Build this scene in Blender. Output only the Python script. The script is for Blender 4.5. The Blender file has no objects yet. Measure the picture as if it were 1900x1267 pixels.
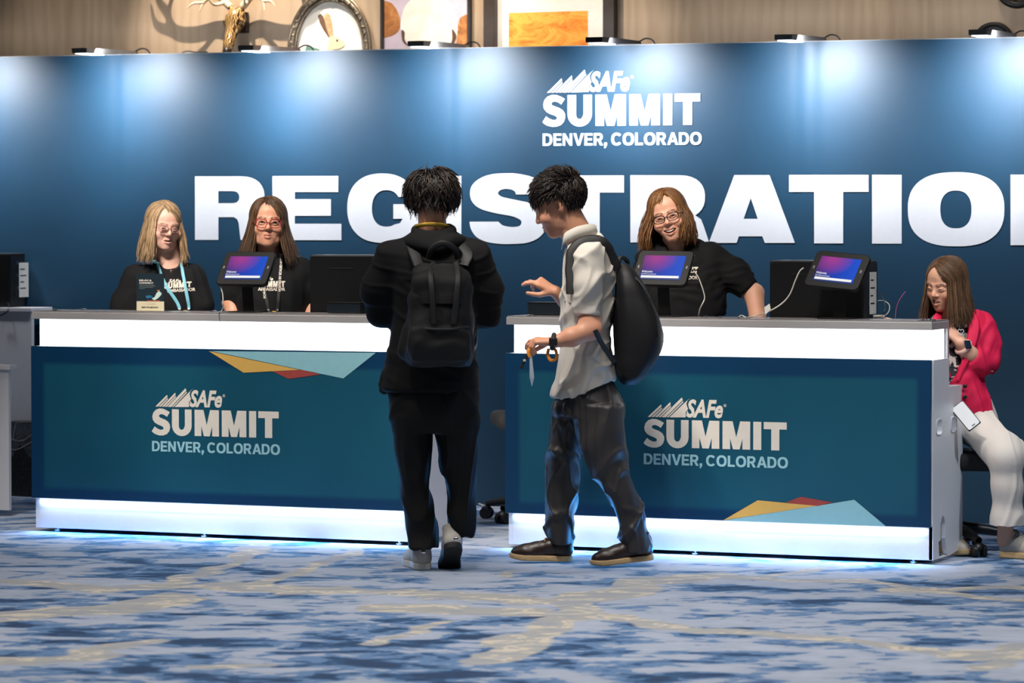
import bpy, bmesh, math, random
import numpy as np
from mathutils import Vector, Matrix
from mathutils.bvhtree import BVHTree
random.seed(7); np.random.seed(7)
SC = bpy.context.scene
COL = SC.collection

# ------------------------------------------------------------------ camera
# x runs along the counters (right = towards the camera), y away from the camera, z up
YAW, PITCH, FPX, CAMH, CXX, CYY = 0.4009, 0.0361, 6674.0, 1.548, 6.463, -15.18
cam_data = bpy.data.cameras.new('camera')
cam = bpy.data.objects.new('camera', cam_data); COL.objects.link(cam)
cam.location = (CXX, CYY, CAMH)
cam.rotation_euler = (math.pi/2 - PITCH, 0, YAW)
cam_data.sensor_width = 36.0
cam_data.lens = FPX/1900*36.0
cam_data.clip_end = 100
cam_data.dof.use_dof = True
cam_data.dof.focus_distance = 16.2
cam_data.dof.aperture_fstop = 4.0
SC.camera = cam

# ------------------------------------------------------------------ world, room lamps, exposure
world = bpy.data.worlds.new('world'); SC.world = world
world.use_nodes = True
world.node_tree.nodes['Background'].inputs[0].default_value = (0.75, 0.85, 1.0, 1)
world.node_tree.nodes['Background'].inputs[1].default_value = 0.02

def area_lamp(name, loc, target, size, power, color, spread=180, sy=None):
    d = bpy.data.lights.new(name, 'AREA'); d.energy = power; d.color = color
    d.shape = 'RECTANGLE'; d.size = size; d.size_y = sy or size; d.spread = math.radians(spread)
    o = bpy.data.objects.new(name, d); COL.objects.link(o); o.location = loc
    o.rotation_euler = (Vector(target)-Vector(loc)).to_track_quat('-Z', 'Y').to_euler()
    return o
def spot_lamp(name, loc, target, power, color, angle, blend, radius):
    d = bpy.data.lights.new(name, 'SPOT'); d.energy = power; d.color = color
    d.spot_size = math.radians(angle); d.spot_blend = blend; d.shadow_soft_size = radius
    o = bpy.data.objects.new(name, d); COL.objects.link(o); o.location = loc
    o.rotation_euler = (Vector(target)-Vector(loc)).to_track_quat('-Z', 'Y').to_euler()
    return o
# ballroom ceiling lamps, with unseen fill spots added among them
for lx in (-0.9, 0.9, 2.7, 4.5):
    for ly in (-4.4, -2.5):
        spot_lamp('overhead_spot', (lx, ly, 4.6), (lx, ly, 0), 165, (1.0, 0.96, 0.92), 92, 0.6, 0.12)
for lx in (-2.6, -1.3, 0.0, 1.3):
    spot_lamp('overhead_spot', (lx, -0.35, 4.6), (lx, -0.1, 1.2), 95, (1.0, 0.90, 0.78), 40, 0.7, 0.10)
for lx, pw_ in ((-2.17, 1000), (-1.57, 1000), (0.52, 1000), (1.93, 700)):      # unseen narrow spots added as frontal fill on the staff
    spot_lamp('overhead_spot', (lx+0.4, -2.3, 4.5), (lx, 0.66, 1.44), pw_, (1.0, 0.91, 0.82), 17, 0.7, 0.40)
for lx in (-2.3, -1.1, 0.3, 1.5):                                             # further unseen spots added to brighten the counter fronts
    spot_lamp('overhead_spot', (lx, -2.3, 4.5), (lx, -0.05, 0.6), 560, (1.0, 0.93, 0.86), 27, 0.8, 0.16)
spot_lamp('overhead_spot', (-3.4, -2.4, 4.4), (-0.4, -0.9, 1.1), 170, (1.0, 0.93, 0.84), 50, 0.8, 0.15)
# warm picture spots above the wooden wall
for sx, tx, pw in ((-2.95, -3.0, 560), (-1.9, -1.9, 300), (-1.15, -1.15, 280), (0.2, 0.2, 70), (1.2, 1.2, 70), (-3.9, -3.95, 60)):
    spot_lamp('picture_spot', (sx, 2.55, 4.3), (tx, 3.3, 2.55), pw, (1.0, 0.87, 0.72), 52, 0.7, 0.012)

spot_lamp('overhead_spot', (4.6, -1.2, 4.4), (2.02, 0.3, 0.8), 420, (0.80, 0.90, 1.0), 22, 0.8, 0.16)  # unseen cool spot added to brighten the right counter's end panel

vs = SC.view_settings
vs.view_transform = 'Standard'; vs.look = 'None'; vs.gamma = 1.0; vs.use_curve_mapping = False
vs.exposure = 0.0

# ------------------------------------------------------------------ projection helpers (real positions from measured rays)
CR = (math.cos(YAW), math.sin(YAW)); CF = (-math.sin(YAW), math.cos(YAW))
def ray(px, py):
    a = (px-950)/FPX; b = -(py-633.5)/FPX
    cp, sp = math.cos(PITCH), math.sin(PITCH)
    fwd = cp + b*sp; up = -sp + b*cp
    return (CR[0]*a + CF[0]*fwd, CR[1]*a + CF[1]*fwd, up)
def at(px, py, y):            # where the ray meets the upright plane y = const
    d = ray(px, py); t = (y-CYY)/d[1]
    return Vector((CXX+d[0]*t, y, CAMH+d[2]*t))
def at_z(px, py, z):          # where the ray meets the level plane z = const
    d = ray(px, py); t = (z-CAMH)/d[2]
    return Vector((CXX+d[0]*t, CYY+d[1]*t, z))
def at_x(px, py, x):
    d = ray(px, py); t = (x-CXX)/d[0]
    return Vector((x, CYY+d[1]*t, CAMH+d[2]*t))

# ------------------------------------------------------------------ scene helpers
def tag(o, label=None, cat=None, group=None, kind=None):
    if label: o['label'] = label
    if cat: o['category'] = cat
    if group: o['group'] = group
    if kind: o['kind'] = kind
    return o
def empty(name, loc=(0,0,0), rz=0.0, label=None, cat=None, group=None):
    o = bpy.data.objects.new(name, None); COL.objects.link(o)
    o.location = loc; o.rotation_euler = (0,0,rz); o.empty_display_size = 0.05
    return tag(o, label, cat, group)
def mesh_obj(name, me, mat=None, parent=None, smooth=False):
    o = bpy.data.objects.new(name, me); COL.objects.link(o)
    if mat is not None: me.materials.append(mat)
    if smooth: me.polygons.foreach_set('use_smooth', [True]*len(me.polygons)); me.update()
    if parent: o.parent = parent
    return o
def np_mesh(name, V, F, mat, parent=None, col=None, smooth=True):
    """V (n,3), F (m,k) arrays -> one mesh object"""
    V = np.asarray(V, np.float32); F = np.asarray(F, np.int32); k = F.shape[1]
    me = bpy.data.meshes.new(name)
    me.vertices.add(len(V)); me.vertices.foreach_set('co', V.ravel())
    me.loops.add(F.size); me.loops.foreach_set('vertex_index', F.ravel())
    me.polygons.add(len(F)); me.polygons.foreach_set('loop_start', np.arange(0, F.size, k, dtype=np.int32))
    me.polygons.foreach_set('use_smooth', np.full(len(F), smooth))
    me.update(calc_edges=True); me.validate()
    if col is not None:
        a = me.color_attributes.new('Col', 'FLOAT_COLOR', 'POINT')
        c = np.ones((len(V), 4), np.float32); c[:, :3] = col
        a.data.foreach_set('color', c.ravel())
    return mesh_obj(name, me, mat, parent)
class MB:
    """collects shapes into one bmesh"""
    def __init__(s): s.bm = bmesh.new()
    def box(s, lo, hi, bev=0.0, seg=2, M=None):
        lo = Vector(lo); hi = Vector(hi)
        r = bmesh.ops.create_cube(s.bm, size=1.0)
        vs_ = r['verts']
        for v in vs_:
            v.co = Vector(((lo[i]+hi[i])/2 + v.co[i]*(hi[i]-lo[i])) for i in range(3))
        if bev > 0:
            es = list({e for v in vs_ for e in v.link_edges})
            rr = bmesh.ops.bevel(s.bm, geom=es, offset=bev, segments=seg, affect='EDGES', profile=0.5)
            vs_ = list({v for f in rr['faces'] for v in f.verts} | {v for v in vs_ if v.is_valid})
        if M is not None: bmesh.ops.transform(s.bm, matrix=M, verts=vs_)
        return s
    def cyl(s, a, b, ra, rb=None, n=24, caps=True):
        a = Vector(a); b = Vector(b); rb = ra if rb is None else rb
        q = (b-a).to_track_quat('Z', 'Y').to_matrix().to_4x4()
        M = Matrix.Translation((a+b)/2) @ q
        bmesh.ops.create_cone(s.bm, cap_ends=caps, segments=n, radius1=ra, radius2=rb, depth=(b-a).length, matrix=M)
        return s
    def sphere(s, c, r, n=16, M=None):
        m = Matrix.Translation(c) @ (M or Matrix.Identity(4)) @ Matrix.Diagonal((*(r if hasattr(r,'__len__') else (r,r,r)), 1))
        bmesh.ops.create_uvsphere(s.bm, u_segments=n, v_segments=max(6, n//2), radius=1.0, matrix=m)
        return s
    def tube(s, pts, r, n=8, closed=False, flat=None):
        V, F = tube_arrays(pts, r, n, closed, flat)
        vv = [s.bm.verts.new(p) for p in V]
        for f in F:
            try: s.bm.faces.new([vv[i] for i in f])
            except ValueError: pass
        return s
    def prism(s, poly, lo, hi, axis='y'):
        """2D outline extruded along an axis"""
        def mk(p, t):
            return (p[0], t, p[1]) if axis == 'y' else ((t, p[0], p[1]) if axis == 'x' else (p[0], p[1], t))
        A = [s.bm.verts.new(mk(p, lo)) for p in poly]; B = [s.bm.verts.new(mk(p, hi)) for p in poly]
        n = len(poly)
        s.bm.faces.new(A); s.bm.faces.new(B[::-1])
        for i in range(n): s.bm.faces.new((A[i], B[i], B[(i+1)%n], A[(i+1)%n]))
        return s
    def build(s, name, mat=None, parent=None, smooth=False, auto=False):
        bmesh.ops.recalc_face_normals(s.bm, faces=s.bm.faces[:])
        me = bpy.data.meshes.new(name); s.bm.to_mesh(me); s.bm.free()
        o = mesh_obj(name, me, mat, parent, smooth)
        if auto:
            me.polygons.foreach_set('use_smooth', [True]*len(me.polygons))
            me.set_sharp_from_angle(angle=math.radians(35))
        return o
def tube_arrays(pts, r, n=8, closed=False, flat=None):
    """swept tube; r number or list; flat = (normal direction hint, thickness factor)"""
    P = np.array(pts, float); m = len(P)
    R = np.full(m, r, float) if np.isscalar(r) else np.array(r, float)
    T = np.zeros_like(P)
    if closed: T = np.roll(P, -1, 0)-np.roll(P, 1, 0)
    else:
        T[1:-1] = P[2:]-P[:-2]; T[0] = P[1]-P[0]; T[-1] = P[-1]-P[-2]
    T /= np.linalg.norm(T, axis=1)[:, None]+1e-12
    up = np.array([0.13, 0.21, 0.97])
    if flat is not None: up = np.array(flat[0], float)
    U = np.zeros_like(P); prev = up
    for i in range(m):
        ref = up if flat is not None else prev
        u = ref-T[i]*np.dot(ref, T[i])
        if np.linalg.norm(u) < 1e-4: u = prev-T[i]*np.dot(prev, T[i])
        u /= np.linalg.norm(u)+1e-12
        U[i] = u; prev = u
    W = np.cross(T, U)
    th = flat[1] if flat is not None else 1.0
    a = np.arange(n)*2*np.pi/n
    ring = (np.cos(a)[None, :, None]*W[:, None, :] + th*np.sin(a)[None, :, None]*U[:, None, :])*R[:, None, None]
    V = (P[:, None, :]+ring).reshape(-1, 3)
    F = []
    for i in range(m if closed else m-1):
        j = (i+1) % m
        for k in range(n):
            l = (k+1) % n
            F.append((i*n+k, i*n+l, j*n+l, j*n+k))
    return V, F
def spline(pts, n=24, closed=False):
    """Catmull-Rom through the points"""
    P = [np.array(p, float) for p in pts]
    if closed: Q = [P[-1]]+P+[P[0], P[1]]
    else: Q = [2*P[0]-P[1]]+P+[2*P[-1]-P[-2]]
    segs = len(Q)-3; per = max(2, n//segs); out = []
    for i in range(segs):
        p0, p1, p2, p3 = Q[i:i+4]
        for t in np.linspace(0, 1, per, endpoint=False):
            out.append(0.5*((2*p1)+(-p0+p2)*t+(2*p0-5*p1+4*p2-p3)*t*t+(-p0+3*p1-3*p2+p3)*t**3))
    if not closed: out.append(P[-1])
    return out

# ------------------------------------------------------------------ materials
MATS = {}
def srgb(r, g, b):
    f = lambda c: (c/255/12.92) if c/255 <= 0.04045 else ((c/255+0.055)/1.055)**2.4
    return (f(r), f(g), f(b))
def material(name):
    m = bpy.data.materials.new(name); m.use_nodes = True
    MATS[name] = m
    nt = m.node_tree
    return m, nt, nt.nodes['Principled BSDF']
def setp(b, **kw):
    for k, v in kw.items():
        i = b.inputs[k.replace('_', ' ')]
        i.default_value = (*v, 1) if (hasattr(v, '__len__') and len(v) == 3 and i.type == 'RGBA') else v
def N(nt, t, **kw):
    n = nt.nodes.new(t)
    for k, v in kw.items():
        if k.startswith('i_'):
            key = k[2:]; key = int(key) if key.isdigit() else key.replace('_', ' ')
            n.inputs[key].default_value = v
        else: setattr(n, k, v)
    return n
def ramp(nt, stops, fac=None, interp='LINEAR'):
    n = nt.nodes.new('ShaderNodeValToRGB'); n.color_ramp.interpolation = interp
    el = n.color_ramp.elements
    while len(el) > 1: el.remove(el[-1])
    el[0].position = stops[0][0]; el[0].color = (*stops[0][1], 1)
    for p, c in stops[1:]:
        e = el.new(p); e.color = (*c, 1)
    if fac is not None: nt.links.new(fac, n.inputs[0])
    return n
def simple(name, color, rough=0.5, metal=0.0, var=0.06, scale=30.0, bump=0.0, spec=0.5, sheen=0.0, emit=None, coat=0.0):
    """principled with a slight noise variation of its colour (and relief)"""
    if name in MATS: return MATS[name]
    m, nt, b = material(name)
    tc = N(nt, 'ShaderNodeTexCoord'); no = N(nt, 'ShaderNodeTexNoise', i_Scale=scale, i_Detail=4.0)
    nt.links.new(tc.outputs['Object'], no.inputs['Vector'])
    lo = tuple(max(0, c*(1-var)) for c in color); hi = tuple(min(1, c*(1+var)) for c in color)
    r = ramp(nt, [(0.3, lo), (0.7, hi)], no.outputs['Fac'])
    nt.links.new(r.outputs[0], b.inputs['Base Color'])
    setp(b, Roughness=rough, Metallic=metal)
    b.inputs['Specular IOR Level'].default_value = spec
    if coat: b.inputs['Coat Weight'].default_value = coat
    if sheen: b.inputs['Sheen Weight'].default_value = sheen
    if bump:
        bp = N(nt, 'ShaderNodeBump', i_Strength=bump, i_Distance=0.002)
        nt.links.new(no.outputs['Fac'], bp.inputs['Height']); nt.links.new(bp.outputs[0], b.inputs['Normal'])
    if emit:
        b.inputs['Emission Color'].default_value = (*emit[0], 1); b.inputs['Emission Strength'].default_value = emit[1]
    return m
def attr_mat(name, rough=0.5, spec=0.5, bump=0.0, bscale=200.0, sheen=0.0, sss=0.0, aniso=0.0, noise=0.1):
    """principled coloured by the mesh's own colour attribute, with slight noise"""
    if name in MATS: return MATS[name]
    m, nt, b = material(name)
    at_ = N(nt, 'ShaderNodeAttribute', attribute_name='Col')
    tc = N(nt, 'ShaderNodeTexCoord'); no = N(nt, 'ShaderNodeTexNoise', i_Scale=bscale, i_Detail=3.0)
    nt.links.new(tc.outputs['Object'], no.inputs['Vector'])
    mr = N(nt, 'ShaderNodeMapRange', i_3=1-noise, i_4=1+noise); nt.links.new(no.outputs['Fac'], mr.inputs[0])
    mx = N(nt, 'ShaderNodeVectorMath', operation='SCALE')
    nt.links.new(at_.outputs['Color'], mx.inputs[0]); nt.links.new(mr.outputs[0], mx.inputs['Scale'])
    nt.links.new(mx.outputs[0], b.inputs['Base Color'])
    setp(b, Roughness=rough); b.inputs['Specular IOR Level'].default_value = spec
    b.inputs['Sheen Weight'].default_value = sheen
    if sss:
        b.inputs['Subsurface Weight'].default_value = sss
        b.inputs['Subsurface Radius'].default_value = (0.012, 0.004, 0.002); b.inputs['Subsurface Scale'].default_value = 1.0
    if aniso: b.inputs['Anisotropic'].default_value = aniso
    if bump:
        bp = N(nt, 'ShaderNodeBump', i_Strength=bump, i_Distance=0.001)
        nt.links.new(no.outputs['Fac'], bp.inputs['Height']); nt.links.new(bp.outputs[0], b.inputs['Normal'])
    return m

# ------------------------------------------------------------------ lettering
FONT_TMP = []
def text_mesh(s, size=1.0, bold=0.0, xs=1.0, shear=0.0, align='LEFT', spacing=1.0):
    """outline text as a flat mesh in its own xy plane; returns (verts, faces)"""
    cu = bpy.data.curves.new('text_tmp', 'FONT'); cu.body = s; cu.size = size; cu.offset = bold
    cu.shear = shear; cu.align_x = align; cu.space_character = spacing; cu.fill_mode = 'FRONT' if False else 'BOTH'
    cu.resolution_u = 3
    o = bpy.data.objects.new('text_tmp', cu); COL.objects.link(o)
    dg = bpy.context.evaluated_depsgraph_get()
    me = bpy.data.meshes.new_from_object(o.evaluated_get(dg))
    V = [Vector((v.co.x*xs, v.co.y, 0)) for v in me.vertices]; F = [tuple(p.vertices) for p in me.polygons]
    bpy.data.objects.remove(o); bpy.data.curves.remove(cu); bpy.data.meshes.remove(me)
    return V, F
def fit(V, w=None, h=None):
    xs_ = [v.x for v in V]; ys_ = [v.y for v in V]
    x0, x1, y0, y1 = min(xs_), max(xs_), min(ys_), max(ys_)
    sx = w/(x1-x0) if w else 1; sy = h/(y1-y0) if h else sx
    if w is None: sx = sy
    return [Vector(((v.x-x0)*sx, (v.y-y0)*sy, 0)) for v in V]
def text_obj(name, VF, M, mat, parent=None):
    V, F = VF
    me = bpy.data.meshes.new(name); me.from_pydata([M @ Vector((v.x, v.y, 0)) for v in V], [], F); me.update()
    return mesh_obj(name, me, mat, parent)
def outline_faces(loops):
    """2D closed loops (holes by even-odd) -> flat mesh arrays"""
    cu = bpy.data.curves.new('glyph_tmp', 'CURVE'); cu.dimensions = '2D'; cu.fill_mode = 'BOTH'
    for lp in loops:
        sp = cu.splines.new('POLY'); sp.points.add(len(lp)-1); sp.use_cyclic_u = True
        for p, q in zip(sp.points, lp): p.co = (q[0], q[1], 0, 1)
    o = bpy.data.objects.new('glyph_tmp', cu); COL.objects.link(o)
    dg = bpy.context.evaluated_depsgraph_get()
    me = bpy.data.meshes.new_from_object(o.evaluated_get(dg))
    V = [v.co.copy() for v in me.vertices]; F = [tuple(p.vertices) for p in me.polygons]
    bpy.data.objects.remove(o); bpy.data.curves.remove(cu); bpy.data.meshes.remove(me)
    return V, F
def superell(cx, cy, rx, ry, p=2.4, n=48, a0=0, a1=360):
    out = []
    for i in range(n):
        a = math.radians(a0+(a1-a0)*i/(n if (a1-a0) == 360 else n-1))
        c, s = math.cos(a), math.sin(a)
        out.append((cx+rx*math.copysign(abs(c)**(2/p), c), cy+ry*math.copysign(abs(s)**(2/p), s)))
    return out
UPRIGHT = Matrix(((1,0,0,0),(0,0,-1,0),(0,1,0,0),(0,0,0,1)))   # xy text plane -> xz, facing -y
# ================================================================== floor
def carpet():
    m, nt, b = material('carpet')
    L = nt.links.new
    geo = N(nt, 'ShaderNodeNewGeometry')
    rot = N(nt, 'ShaderNodeVectorRotate', rotation_type='Z_AXIS'); rot.inputs['Angle'].default_value = -YAW
    L(geo.outputs['Position'], rot.inputs['Vector'])          # x across the view, y into the hall
    P = rot.outputs[0]
    # irregular edge
    wn = N(nt, 'ShaderNodeTexNoise', i_Scale=1.9, i_Detail=2.0, i_Roughness=0.55); L(P, wn.inputs['Vector'])
    sub = N(nt, 'ShaderNodeVectorMath', operation='SUBTRACT'); L(wn.outputs['Color'], sub.inputs[0]); sub.inputs[1].default_value = (0.5,0.5,0.5)
    sc = N(nt, 'ShaderNodeVectorMath', operation='MULTIPLY'); L(sub.outputs[0], sc.inputs[0]); sc.inputs[1].default_value = (0.4,0.7,0)
    addv = N(nt, 'ShaderNodeVectorMath', operation='ADD'); L(P, addv.inputs[0]); L(sc.outputs[0], addv.inputs[1])
    flat = N(nt, 'ShaderNodeVectorMath', operation='MULTIPLY'); L(addv.outputs[0], flat.inputs[0]); flat.inputs[1].default_value = (1,0.62,0)
    Q = flat.outputs[0]
    ca, sa = math.cos(YAW), math.sin(YAW)
    def loc(px, py):
        p = at_z(px, py, 0); return Vector((p.x*ca+p.y*sa, (-p.x*sa+p.y*ca)*0.62, 0))
    veins = [([(0,1078),(180,1095),(400,1088),(640,1095),(900,1108),(1060,1115)],.11), ([(330,1090),(420,1050),(480,1020),(520,1002)],.07),
             ([(430,1095),(560,1060),(670,1010)],.06), ([(-20,1145),(200,1130),(330,1112)],.17), ([(-20,1228),(150,1215),(300,1192)],.07),
             ([(950,1140),(1120,1150),(1250,1165),(1400,1170),(1550,1185),(1800,1215)],.08), ([(905,1215),(1000,1180),(1080,1112),(1200,1082),(1320,1066)],.13),
             ([(1320,1066),(1500,1076),(1640,1082),(1880,1115)],.07), ([(1430,1072),(1560,1045)],.06), ([(370,1240),(500,1230)],.06),
             ([(690,1192),(850,1160)],.05), ([(700,1125),(950,1135)],.12), ([(1640,1095),(1900,1090)],.06), ([(1830,1235),(1900,1200)],.08), ([(928,1068),(962,1054)],.035)]
    dist = None
    for pts, w in veins:
        for a, c in zip(pts[:-1], pts[1:]):
            A = loc(*a); Bv = loc(*c)-A
            pa = N(nt, 'ShaderNodeVectorMath', operation='SUBTRACT'); L(Q, pa.inputs[0]); pa.inputs[1].default_value = A
            dt = N(nt, 'ShaderNodeVectorMath', operation='DOT_PRODUCT'); L(pa.outputs[0], dt.inputs[0]); dt.inputs[1].default_value = Bv/Bv.dot(Bv)
            cl = N(nt, 'ShaderNodeClamp'); L(dt.outputs['Value'], cl.inputs[0])
            s_ = N(nt, 'ShaderNodeVectorMath', operation='SCALE'); s_.inputs[0].default_value = Bv; L(cl.outputs[0], s_.inputs['Scale'])
            df = N(nt, 'ShaderNodeVectorMath', operation='DISTANCE'); L(pa.outputs[0], df.inputs[0]); L(s_.outputs[0], df.inputs[1])
            mn = N(nt, 'ShaderNodeMath', operation='SUBTRACT'); L(df.outputs['Value'], mn.inputs[0]); mn.inputs[1].default_value = w
            mn.inputs[1].default_value = w*0.8
            if dist is None: dist = mn.outputs[0]
            else:
                q = N(nt, 'ShaderNodeMath', operation='MINIMUM'); L(dist, q.inputs[0]); L(mn.outputs[0], q.inputs[1]); dist = q.outputs[0]
    # blue field: light ground with mid and dark brush strokes lying across the hall
    st = N(nt, 'ShaderNodeMapping'); L(P, st.inputs['Vector']); st.inputs['Scale'].default_value = (1.7, 2.5, 1)
    n1 = N(nt, 'ShaderNodeTexNoise', i_Scale=1.7, i_Detail=3.0, i_Roughness=0.5, i_Distortion=0.5); L(st.outputs[0], n1.inputs['Vector'])
    n2 = N(nt, 'ShaderNodeTexNoise', i_Scale=5.0, i_Detail=2.0, i_Roughness=0.5, i_Distortion=0.8); L(st.outputs[0], n2.inputs['Vector'])
    ad0 = N(nt, 'ShaderNodeMath', operation='MULTIPLY_ADD'); L(n2.outputs['Fac'], ad0.inputs[0]); ad0.inputs[1].default_value = 0.45; L(n1.outputs['Fac'], ad0.inputs[2])
    # large areas of the print are paler, others bluer
    n0 = N(nt, 'ShaderNodeTexNoise', i_Scale=0.42, i_Detail=1.0); mp0 = N(nt, 'ShaderNodeMapping'); mp0.inputs['Location'].default_value = (3.1, 7.7, 0); L(P, mp0.inputs['Vector']); L(mp0.outputs[0], n0.inputs['Vector'])
    ad = N(nt, 'ShaderNodeMath', operation='MULTIPLY_ADD'); L(n0.outputs['Fac'], ad.inputs[0]); ad.inputs[1].default_value = 0.5; ad2 = N(nt, 'ShaderNodeMath', operation='ADD'); L(ad0.outputs[0], ad2.inputs[0]); ad2.inputs[1].default_value = -0.205; L(ad2.outputs[0], ad.inputs[2])
    light = srgb(158,168,186); mid = srgb(96,128,168); dark = srgb(46,82,122); deep = srgb(38,62,96)
    field = ramp(nt, [(0.0, deep), (0.58, deep), (0.595, dark), (0.645, dark), (0.658, mid), (0.742, mid), (0.758, light), (1.0, srgb(176,184,202))], ad.outputs[0])
    n3 = N(nt, 'ShaderNodeTexNoise', i_Scale=3.4, i_Detail=2.0, i_Roughness=0.6, i_Distortion=0.6); L(st.outputs[0], n3.inputs['Vector'])
    beige = ramp(nt, [(0.40, srgb(156,160,168)), (0.43, srgb(166,166,164)), (0.54, srgb(170,169,166)), (0.56, srgb(206,196,178)), (0.62, srgb(206,196,178)), (0.64, srgb(168,168,170)), (0.70, srgb(156,164,180))], n3.outputs['Fac'])
    mk = N(nt, 'ShaderNodeMapRange', i_1=-0.012, i_2=0.008, i_3=1.0, i_4=0.0); L(dist, mk.inputs[0])
    mix = N(nt, 'ShaderNodeMix', data_type='RGBA'); L(mk.outputs[0], mix.inputs[0]); L(field.outputs[0], mix.inputs[6]); L(beige.outputs[0], mix.inputs[7])
    # pile: fine tufts
    pn = N(nt, 'ShaderNodeTexNoise', i_Scale=240.0, i_Detail=2.0); L(P, pn.inputs['Vector'])
    pr = N(nt, 'ShaderNodeMapRange', i_3=0.86, i_4=1.14); L(pn.outputs['Fac'], pr.inputs[0])
    pm = N(nt, 'ShaderNodeVectorMath', operation='SCALE'); L(mix.outputs[2], pm.inputs[0]); L(pr.outputs[0], pm.inputs['Scale'])
    L(pm.outputs[0], b.inputs['Base Color'])
    bp = N(nt, 'ShaderNodeBump', i_Strength=0.5, i_Distance=0.004); L(pn.outputs['Fac'], bp.inputs['Height']); L(bp.outputs[0], b.inputs['Normal'])
    setp(b, Roughness=0.95); b.inputs['Specular IOR Level'].default_value = 0.2; b.inputs['Sheen Weight'].default_value = 0.15
    return m
fl = MB().box((-9, -17, -0.1), (9, 5, 0)).build('floor', carpet()); tag(fl, kind='structure', label='blue and beige abstract patterned carpet floor')

# ================================================================== wooden wall behind
def veneer():
    m, nt, b = material('wood_veneer'); L = nt.links.new
    tc = N(nt, 'ShaderNodeTexCoord')
    mp = N(nt, 'ShaderNodeMapping'); mp.inputs['Scale'].default_value = (1.9, 1, 0.45); L(tc.outputs['Object'], mp.inputs['Vector'])
    n1 = N(nt, 'ShaderNodeTexNoise', i_Scale=1.3, i_Detail=3.0, i_Distortion=0.8); L(mp.outputs[0], n1.inputs['Vector'])
    w = N(nt, 'ShaderNodeTexWave', wave_type='BANDS', bands_direction='X', i_Scale=2.2, i_Distortion=9.0, i_Detail=3.0, i_Detail_Scale=1.2); L(mp.outputs[0], w.inputs['Vector'])
    g = N(nt, 'ShaderNodeTexNoise', i_Scale=9.0, i_Detail=5.0); 
    mp2 = N(nt, 'ShaderNodeMapping'); mp2.inputs['Scale'].default_value = (6, 1, 0.35); L(tc.outputs['Object'], mp2.inputs['Vector']); L(mp2.outputs[0], g.inputs['Vector'])
    a1 = N(nt, 'ShaderNodeMath', operation='MULTIPLY_ADD'); L(w.outputs['Fac'], a1.inputs[0]); a1.inputs[1].default_value = 0.16; L(n1.outputs['Fac'], a1.inputs[2])
    a2 = N(nt, 'ShaderNodeMath', operation='MULTIPLY_ADD'); L(g.outputs['Fac'], a2.inputs[0]); a2.inputs[1].default_value = 0.22; L(a1.outputs[0], a2.inputs[2])
    r = ramp(nt, [(0.30, srgb(136,116,94)), (0.55, srgb(160,138,114)), (0.8, srgb(174,152,128))], a2.outputs[0])
    L(r.outputs[0], b.inputs['Base Color']); setp(b, Roughness=0.55)
    return m
WY = 3.30
wb = MB().box((-7, WY, 0), (5, WY+0.12, 5)).build('wall_back', veneer()); tag(wb, kind='structure', label='light wood veneer wall above the blue backdrop')

# ================================================================== blue fabric backdrop
BY = 2.154; BTOP = 2.404
def fabric_blue():
    m, nt, b = material('backdrop_fabric'); L = nt.links.new
    tc = N(nt, 'ShaderNodeTexCoord')
    n1 = N(nt, 'ShaderNodeTexNoise', i_Scale=1.6, i_Detail=3.0); L(tc.outputs['Object'], n1.inputs['Vector'])
    r = ramp(nt, [(0.3, srgb(15,53,77)), (0.7, srgb(20,60,86))], n1.outputs['Fac'])
    L(r.outputs[0], b.inputs['Base Color'])
    wv = N(nt, 'ShaderNodeTexNoise', i_Scale=500.0, i_Detail=2.0); L(tc.outputs['Object'], wv.inputs['Vector'])
    bp = N(nt, 'ShaderNodeBump', i_Strength=0.15, i_Distance=0.001); L(wv.outputs['Fac'], bp.inputs['Height']); L(bp.outputs[0], b.inputs['Normal'])
    setp(b, Roughness=0.5); b.inputs['Specular IOR Level'].default_value = 0.5
    return m
M_FAB = fabric_blue()
backdrop = empty('backdrop', (0, BY, 0), 0, 'tall navy blue fabric backdrop printed REGISTRATION in white', 'backdrop')
nx, nz = 420, 24; X0, X1 = -5.2, 3.4
gx = np.linspace(X0, X1, nx); gz = np.linspace(0.0, BTOP, nz)
seams = [at(215,120,BY).x, at(838,120,BY).x, at(1478,120,BY).x, at(-420,120,BY).x, at(1510,120,BY).x]
V = []
for z in gz:
    for x in gx:
        yd = 0.0
        for sm in seams: yd += 0.0014*math.exp(-((x-sm)/0.02)**2)-0.0012*math.exp(-((x-sm-0.05)/0.04)**2)
        yd += 0.0006*math.sin(x*3.1+0.4*z)+0.0004*math.sin(x*7.7+1)
        V.append((x, yd, z))
F = [(j*nx+i, j*nx+i+1, (j+1)*nx+i+1, (j+1)*nx+i) for j in range(nz-1) for i in range(nx-1)]
np_mesh('fabric_panel', V, F, M_FAB, backdrop)
M_ALU = simple('brushed_aluminium', srgb(190,190,192), 0.35, 0.9)
fb = MB().box((X0, 0.008, 0.0), (X1, 0.06, BTOP)).build('frame', simple('backdrop_back', srgb(30,45,60), 0.8), backdrop)
ed = MB().box((X0, -0.003, BTOP), (X1, 0.064, BTOP+0.004)).build('top_edge', simple('edge_grey', srgb(126,126,126), 0.6), backdrop)

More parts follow.
